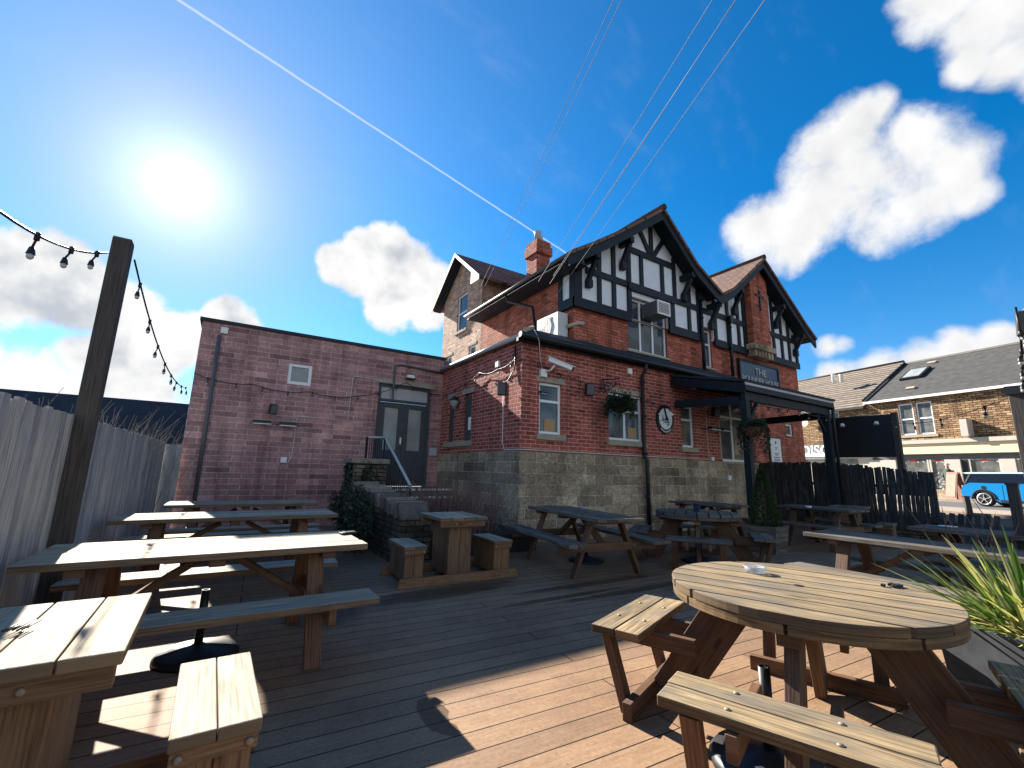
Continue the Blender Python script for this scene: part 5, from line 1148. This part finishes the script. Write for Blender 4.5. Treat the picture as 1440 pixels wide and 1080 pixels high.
for k in range(26):
    a, r_ = rn.uniform(0, 6.28), rn.uniform(.02, .19); x, z = 8.82+r_*cos(a), 2.55+r_*sin(a)*.8; b = rn.uniform(0, 3.1); l = rn.uniform(.04, .12); mb.bar((x, YF-.053, z), (x+l*cos(b), YF-.053, z+l*sin(b)*.6), .006, .016, (0, 1, 0))
mb.build('relief_lines', M['stain_dark'], ov)
mb = MB()
for k in range(9):
    a = RAD(232+k*9.5); c = V((8.80+.272*cos(a), YF-.043, 2.60+.30*sin(a))); mb.box(c, (.022, .006, .036), Matrix.Rotation(-(a+pi/2), 3, 'Y'))
mb.build('border_letters', M['upvc'], ov)
mb = MB(); mb.bar((8.62, YF-.16, 2.86), (8.70, YF-.16, 2.60), .03, .03, (0, 1, 0)); mb.tube([(8.66, YF-.02, 2.92), (8.62, YF-.16, 2.9)], .012, 6); mb.lathe([(.05, -.04), (.02, .04)], (8.70, YF-.16, 2.6), 10); tag(mb.build('sign_lamp', M['black']), 'small black swan-neck lamp in front of the oval plaque', 'lamp')
bb = thing('roadside_sign', 'back of a large black roadside sign board standing behind the picket fence', 'sign', (13.95, 4.9, 0))
mb = MB(); mb.box2((13.92, 4.16, 1.86), (14.0, 5.62, 2.93)); mb.build('board', M['black'], bb, bevel=.01)
for y in (4.10, 5.66): mb = MB(); mb.box2((13.90, y-.06, -.09), (14.02, y+.055, 2.96)); mb.build('sign_post', M['w_post'], bb)
for y in (4.45, 5.2): mb = MB(); mb.lathe([(.045, -.03), (.06, .05)], (13.86, y, 2.72), 10, (-.3, 0, -1)); mb.build('spotlight', M['white'], bb)
# hanging baskets
def basket(label, c, r, seedv, trail=.5, n=1400, wick='rust'):
    t = thing('hanging_basket', label, 'hanging basket', c); rn = random.Random(seedv)
    mb = MB(); mb.lathe([(.03, -r*.95), (r*.6, -r*.75), (r, -.02), (r*1.04, 0), (r*.9, 0)], (0, 0, 0), 18, smooth=False)
    for k in range(14): a = k*2*pi/14; mb.tube([(r*1.02*cos(a), r*1.02*sin(a), 0), (r*.63*cos(a), r*.63*sin(a), -r*.76)], .006, 4)
    mb.build('bowl', M[wick], t, False)
    mb = MB(); [mb.tube([(r*cos(a), r*sin(a), 0), (0, 0, r*2.2)], .004, 4) for a in (0, 2.1, 4.2)]; mb.build('chain', M['black'], t, False)
    mb = MB()
    for k in range(n):
        a = rn.uniform(0, 6.28); rr = r*1.15*math.sqrt(rn.random()); p = V((rr*cos(a), rr*sin(a), abs(rn.gauss(0, .09))))
        if rn.random() < .45: rr = r*rn.uniform(1.0, 1.3); p = V((rr*cos(a), rr*sin(a), -trail*rn.random()**1.3*(.4+.6*abs(sin(a*2.3+seedv)))))
        mb.leaf(p, V((cos(a), sin(a), rn.gauss(0, .6))), rn.uniform(.03, .06), .035)
    mb.build('foliage', M['leaf_dark'], t, False); return t
basket('leafy hanging basket on a scrolled bracket by the second pub window', (6.86, YF-.42, 2.74), .22, 31, .3, 2200, 'black')
basket('wicker hanging basket trailing ivy at the canopy post', (8.98, YC-.25, 2.28), .21, 32, .55, 1700)
mb = MB(); mb.tube([(6.72, YF-.02, 3.3), (6.88, YF-.42, 3.28)], .014, 6); mb.tube([(6.72, YF-.02, 3.0), (6.82, YF-.25, 3.1), (6.87, YF-.36, 3.24)], .012, 6)
for k in range(3): mb.tube([(6.74+.05*k+.06*cos(a*.5), YF-.05-.12*k, 3.18+.06*sin(a*.5)) for a in range(14)], .010, 5)
tag(mb.build('basket_bracket', M['black']), 'black scrolled iron bracket above the second pub window basket', 'bracket')
# small wall details
mb = MB(); mb.box2((8.1, YF-.004, 3.28), (8.32, YF+.02, 3.44)); o = mb.build('air_brick', M['brick_low'], pub)

# ================================================================== string lights, wires
def string(label, pts, n, droop=.11, start=.5, cab_r=.008):
    t = thing('string_lights', label, 'string lights', pts[0])
    mb = MB(); mb.tube(pts, cab_r, 6); mb.build('cable', M['black'], t)
    Ls = [0]
    for a, b in zip(pts, pts[1:]): Ls.append(Ls[-1]+(V(b)-V(a)).length)
    for k in range(n):
        d = Ls[-1]*(k+start)/n; i = max(j for j in range(len(Ls)) if Ls[j] <= d+1e-6); i = min(i, len(pts)-2)
        p = V(pts[i]).lerp(V(pts[i+1]), (d-Ls[i])/(Ls[i+1]-Ls[i])); sw = V((jit(.02), jit(.02), 0))
        mb = MB(); mb.lathe([(.013, -.03), (.013, .012), (.009, .016)], p, 8); mb.tube([p-Z*.02, p-Z*(droop*.5)+sw], .006, 5)
        b = p-Z*(droop*.5)+sw; mb.lathe([(.011, 0), (.015, -.016), (.019, -.036), (.021, -.040)], b, 10); h = mb.build('bulb_holder', M['black'], t)
        mb = MB(); mb.lathe([(.012, -.038), (.016, -.048), (.016, -.060), (.009, -.070), (.001, -.072)], b, 10); mb.build('bulb', M['bulb'], h)
    return t
pt = V((-.93, pl.y, LP_H-.12))
s0 = CAM+ray(-60, 250)*1.75
string('festoon string with large bulbs running from the tall post out over the board fence', sag(pt+V((-.07, -.05, -.02)), s0, .10, 12), 4, .14)
ee = WP('y', YE, -.80, ony(262, 545, YE).z, -.05)
string('festoon string sagging from the tall post down to the extension corner', sag(pt+V((.08, .05, 0)), ee, .30, 16), 8, .14)
def wl(pts): return [WP('y', YE, u, z, -.06) for u, z in pts]
e_ = ony(300, 528, YE).z
seg = []
pp = [(-.74, 3.05), (.3, 2.95), (1.4, 2.92), (2.5, 2.95), (3.6, 3.42), (4.55, 3.2)]
for a, b in zip(pp, pp[1:]): seg += sag(WP('y', YE, *a, -.06), WP('y', YE, *b, -.06), .07, 5)[:-1]
string('festoon string looped along the extension wall', seg+[WP('y', YE, 4.55, 3.2, -.06)], 11)
pp = [(10.6, 3.2), (9.6, 3.28), (8.6, 3.45), (7.8, 3.38), (7.02, 3.52)]; seg = []
for a, b in zip(pp, pp[1:]): seg += sag(WP('x', XC, *a, -.06), WP('x', XC, *b, -.06), .06, 5)[:-1]
string('festoon string looped along the pub side wall', seg+[WP('x', XC, 7.02, 3.52, -.06)], 7)
pp = [(4.7, 3.5), (5.9, 3.22), (6.9, 3.12), (8.2, 2.98), (9.2, 2.95), (9.2, 2.9)]; seg = []
for a, b in zip(pp[:-1], pp[1:-1]): seg += sag(WP('y', YF, *a, -.07), WP('y', YF, *b, -.07), .06, 5)[:-1]
string('festoon string across the pub front wall to the canopy', seg+[WP('y', YF, 9.2, 2.95, -.07)], 8)
string('festoon string hung along the canopy front beam', sag((9.3, YC-.08, 2.9), (11.1, YC-.08, 2.9), .08, 6)[:-1]+sag((11.1, YC-.08, 2.9), (12.9, YC-.08, 2.88), .08, 6), 8)
hx = CAM+ray(1428, 432)*3.4
string('festoon string falling from the black box lamp to the post with a junction box', [hx, hx-Z*.2+CX*.0, V((RP.x, RP.y, RP.z+.02))+CX*.06], 4, .10)
string('festoon string from the junction-box post towards the roadside sign', sag(V((RP.x, RP.y, RP.z-.06)), V((13.8, 4.2, 2.75)), .16, 14), 4, .12, cab_r=.005)
t = thing('box_lamp', 'black box lamp on a thin pole above the junction-box post', 'lamp', hx)
d = CAM+ray(1446, 455)*3.4-hx; mb = MB(); mb.box(d, (.13, .13, .20), top=.8); mb.build('housing', M['black'], t, False, bevel=.01); mb = MB(); mb.box(d-Z*.11, (.10, .10, .03)); mb.build('lamp_glass', M['white'], t, False); mb = MB(); mb.tube([d+Z*.10, d+Z*.10+CX*.9, d+CX*.9-Z*2.9], .03, 8); mb.build('pole', M['black'], t, False)
PW = CAM - ray(443, 925).normalized()*24
for i, (px, py, x_) in enumerate(((676, 402, 6.24), (682, 402, 6.24), (778, 388, 6.0), (757, 396, 6.0), (773, 399, 6.0), (783, 414, XG-.1))):
    a = onx(px, py, x_); labs = ('telephone wire from the dormer eave, left one of the pair', 'telephone wire from the dormer eave, right one of the pair', 'telephone wire leaving the gable eave nearest the bargeboard', 'telephone wire leaving the eave furthest from the gable', 'telephone wire in the middle of the three at the gable eave', 'telephone wire from the white panel at the gable corner, rightmost of all')
    mb = MB(); mb.tube(sag(a, PW+V((0, 0, jit(.25))), .25, 16), .0045, 5); tag(mb.build('telephone_wire', M['wire']), labs[i], 'wire')

# ================================================================== street: car, A-board, person
c0 = CAM+ray(1353, 690)*(19.2/(ray(1353, 690).dot(CF))); rel = c0-SO; cx0, cy0 = rel.dot(SX), rel.dot(SY)
car = thing('hatchback_car', 'bright blue three-door hatchback parked across the street', 'car', st(cx0, cy0, .304-SO.z), SRZ)
WB, WR, CW = 2.5, .31, 1.70
def arc(cx, r, a0, a1, n): return [(cx+r*cos(a0+(a1-a0)*k/n), .31+r*sin(a0+(a1-a0)*k/n)) for k in range(n+1)]
low = [(.02, .30)]+[(p[0], p[1]) for p in arc(.68, .37, pi, 0, 10)]+[(1.2, .22), (2.75, .22)]+arc(.68+WB, .37, pi, 0, 10)+[(3.80, .30), (3.84, .55), (3.72, .80), (2.75, .94), (.30, .93), (.06, .80), (-.02, .55)]
mb = MB()
def loft(sec):  # sec: list of (y, inset scale) for one profile
    rings = []
    for y, k, prof in sec: i0 = len(mb.v); mb.v += [V((x, y, z)) for x, z in prof]; rings.append((i0, len(prof)))
    for (a, n), (b, _) in zip(rings, rings[1:]):
        for i in range(n): j = (i+1) % n; mb.f.append((a+i, a+j, b+j, b+i)); mb.uv.append([(0, 0)]*4); mb.r.append(.5); mb.sm.append(False)
    for (a, n), rev in ((rings[0], 0), (rings[-1], 1)): q = tuple(range(a, a+n)); mb.f.append(q[::-1] if rev else q); mb.uv.append([(0, 0)]*n); mb.r.append(.5); mb.sm.append(False)
def shr(prof, k, cx=1.9, cz=.6): return [(cx+(x-cx)*k, cz+(z-cz)*k) for x, z in prof]
loft([(.04, 0, [(x, z if z < .6 else z-.03) for x, z in low]), (0, 0, [(x, z) for x, z in low][:0] or low), (CW, 0, low), (CW+.04, 0, [(x, z if z < .6 else z-.03) for x, z in low])][1:3])
mb.build('body', M['car'], car, False, bevel=.03)
gh = [(.10, .92), (.28, 1.33), (2.10, 1.36), (2.85, .93)]
mb = MB(); P0 = [V((x, .03, z)) if z < 1 else V((x, .16, z)) for x, z in gh]; P1 = [V((p.x, CW-p.y, p.z)) for p in P0]
for k in range(4): j = (k+1) % 4; mb.face([P0[k], P1[k], P1[j], P0[j]])
mb.face(P0); mb.face(P1[::-1]); mb.build('cabin_glass', M['car_glass'], car, False)
mb = MB(); mb.prism([(.16, .12, 1.33), (.02, .12, 1.385), (.3, .12, 1.41), (2.0, .12, 1.42), (2.18, .12, 1.36)], (0, CW-.24, 0)); mb.build('roof', M['car_roof'], car, False, bevel=.02)
mb = MB(); 
for x0, x1 in ((1.98, 2.14), (.12, .22)): mb.bar((x1 if x0 > 1 else x0, .025, .93), (x0 if x0 > 1 else x1+.06, .15, 1.34), .012, .07, (1, 0, 0))
mb.build('pillar', M['black'], car, False)
for cx in (.68, .68+WB):
    for yy, ax_ in ((.06, -1), (CW-.06, 1)):
        t_ = MB(); t_.lathe([(.20, -.16), (.30, -.16), (.31, -.12), (.31, .03), (.295, .05), (.235, .05)], (cx, yy, .31), 26, (0, ax_, 0)); wh = t_.build('wheel', M['tyre'], car, False)
        t_ = MB(); t_.lathe([(.236, .03), (.236, .055), (.205, .055), (.205, .02)], (cx, yy, .31), 26, (0, ax_, 0))
        for k in range(5): a = k*2*pi/5+.3; t_.bar((cx+.03*cos(a), yy+ax_*.045, .31+.03*sin(a)), (cx+.215*cos(a), yy+ax_*.05, .31+.215*sin(a)), .02, .055, (0, 1, 0))
        t_.lathe([(.05, .03), (.05, .06)], (cx, yy, .31), 10, (0, ax_, 0)); t_.build('rim', M['alloy'], wh, False)
    t_ = MB(); t_.tube([(p[0], -.004, p[1]) for p in arc(cx, .375, pi, 0, 14)], .032, 6); t_.build('wheel_arch', M['tyre'], car, False)
mb = MB(); mb.box((1.93, -.006, .26), (1.5, .02, .09)); mb.box((-.02, CW/2, .34), (.05, CW-.1, .16)); mb.build('sill_trim', M['tyre'], car, False)
mb = MB(); mb.box((.03, .12, .74), (.07, .20, .2)); mb.box((.03, CW-.12, .74), (.07, .20, .2)); mb.build('tail_light', M['red'], car, False, bevel=.02)
mb = MB(); mb.box((1.62, -.012, .76), (.16, .02, .035)); mb.build('door_handle', M['black'], car, False); mb = MB(); mb.lathe([(.075, 0), (.075, .012)], (.72, -.001, .78), 14, (0, -1, 0)); mb.build('fuel_cap', M['black'], car, False)
mb = MB(); mb.box((1.30, -.003, .58), (.008, .006, .62)); mb.box((2.56, -.003, .58), (.008, .006, .6)); mb.build('door_seam', M['black'], car, False)
mb = MB(); mb.box((2.5, -.10, .98), (.14, .18, .12)); mb.build('wing_mirror', M['car_roof'], car, False, bevel=.03)
q = CAM+ray(1346, 701)*(22.3/(ray(1346, 701).dot(CF))); rel = q-SO
ab = thing('pavement_a_board', 'rusty red and grey pavement A-board in front of the shop', 'A-board', st(rel.dot(SX), rel.dot(SY), 0), SRZ+1.2)
for s in (-1, 1):
    mb = MB(); mb.bar((s*.30, 0, 0), (s*.05, 0, 1.35), .6, .03, (1, 0, 0)); bo = mb.build('board', M['rust'], ab, False)
    mb = MB(); mb.bar((s*.29+s*.02, 0, .12), (s*.07+s*.02, 0, 1.25), .5, .02, (1, 0, 0)); mb.build('panel', M['tan'], bo, False)
# person on the far pavement behind the car
q = st(shx(1360), -1.7, 0); per = thing('person', 'person in a dark green jacket and pale cap walking past the shop', 'person', q, SRZ)
def skin_body():
    J = [((0, 0, .95), .13), ((0, 0, 1.15), .14), ((0, .0, 1.36), .15), ((0, 0, 1.5), .06), ((0, -.02, 1.58), .075), ((0, -.02, 1.70), .08),
         ((.17, 0, 1.42), .06), ((.23, -.02, 1.15), .045), ((.20, -.16, .95), .035), ((-.17, 0, 1.42), .06), ((-.23, .02, 1.15), .045), ((-.20, .10, .92), .035),
         ((.09, 0, .88), .09), ((.10, -.12, .48), .06), ((.10, -.02, .06), .045), ((.10, -.16, .03), .04), ((-.09, 0, .88), .09), ((-.10, .12, .48), .06), ((-.10, .26, .08), .045), ((-.10, .14, .03), .04)]
    E_ = [(0, 1), (1, 2), (2, 3), (3, 4), (4, 5), (2, 6), (6, 7), (7, 8), (2, 9), (9, 10), (10, 11), (0, 12), (12, 13), (13, 14), (14, 15), (0, 16), (16, 17), (17, 18), (18, 19)]
    me = bpy.data.meshes.new('body'); me.from_pydata([j[0] for j in J], E_, []); o = bpy.data.objects.new('body', me); COL.objects.link(o)
    m = o.modifiers.new('skin', 'SKIN'); 
    if not me.skin_vertices: 
        bpy.context.view_layer.objects.active = o
    for k, j in enumerate(J): me.skin_vertices[0].data[k].radius = (j[1], j[1])
    me.skin_vertices[0].data[0].use_root = True
    s = o.modifiers.new('sub', 'SUBSURF'); s.levels = 2; s.render_levels = 2
    me.materials.append(M['skin']); o.parent = per; return o
try: skin_body()
except Exception as ex: print('skin', ex)
mb = MB(); mb.lathe([(.17, .88), (.175, 1.1), (.19, 1.35), (.15, 1.46), (.07, 1.52)], (0, 0, 0), 16); mb.tube([(.17, 0, 1.43), (.24, -.02, 1.15), (.21, -.15, .99)], [.075, .062, .05], 10); mb.tube([(-.17, 0, 1.43), (-.24, .02, 1.15), (-.21, .09, .96)], [.075, .062, .05], 10); mb.build('jacket', M['jacket'], per, False)
mb = MB(); mb.tube([(.09, 0, .92), (.10, -.12, .48), (.10, -.02, .10)], [.11, .085, .065], 10); mb.tube([(-.09, 0, .92), (-.10, .12, .48), (-.10, .26, .12)], [.11, .085, .065], 10); mb.build('trousers', M['trouser'], per, False)
mb = MB(); mb.lathe([(.10, 1.70), (.098, 1.76), (.05, 1.81), (.001, 1.82)], (0, -.02, 0), 14); mb.box((0, -.14, 1.705), (.15, .12, .012)); mb.build('cap', M['white_stone'], per, False)
mb = MB(); mb.box((0, -.105, 1.61), (.03, .03, .04)); mb.build('nose', M['skin'], per, False)

# repeats share a group

GROUPS = {'picnic_table': 'picnic tables on the deck', 'round_picnic_table': 'picnic tables on the deck', 'pedestal_table': 'pedestal tables with box stools', 'loudspeaker': 'loudspeakers on the walls', 'floodlight': 'floodlights on the walls', 'string_lights': 'festoon light strings', 'ashtray': 'ashtrays on the tables', 'telephone_wire': 'telephone wires overhead', 'socket_box': 'socket boxes on the walls', 'sensor_box': 'small boxes high on the walls', 'wall_cable': 'cables on the walls', 'timber_post': 'dark timber posts in the yard', 'hanging_basket': 'hanging baskets', 'planter': 'planters on the deck', 'shop_building': 'shops across the street', 'air_conditioner': 'air conditioners on the pub', 'window_air_conditioner': 'air conditioners on the pub', 'bare_bush': 'bare bushes behind the fence'}
for o in list(COL.objects):
    k = o.name.split('.')[0]
    if o.parent is None and k in GROUPS: o['group'] = GROUPS[k]
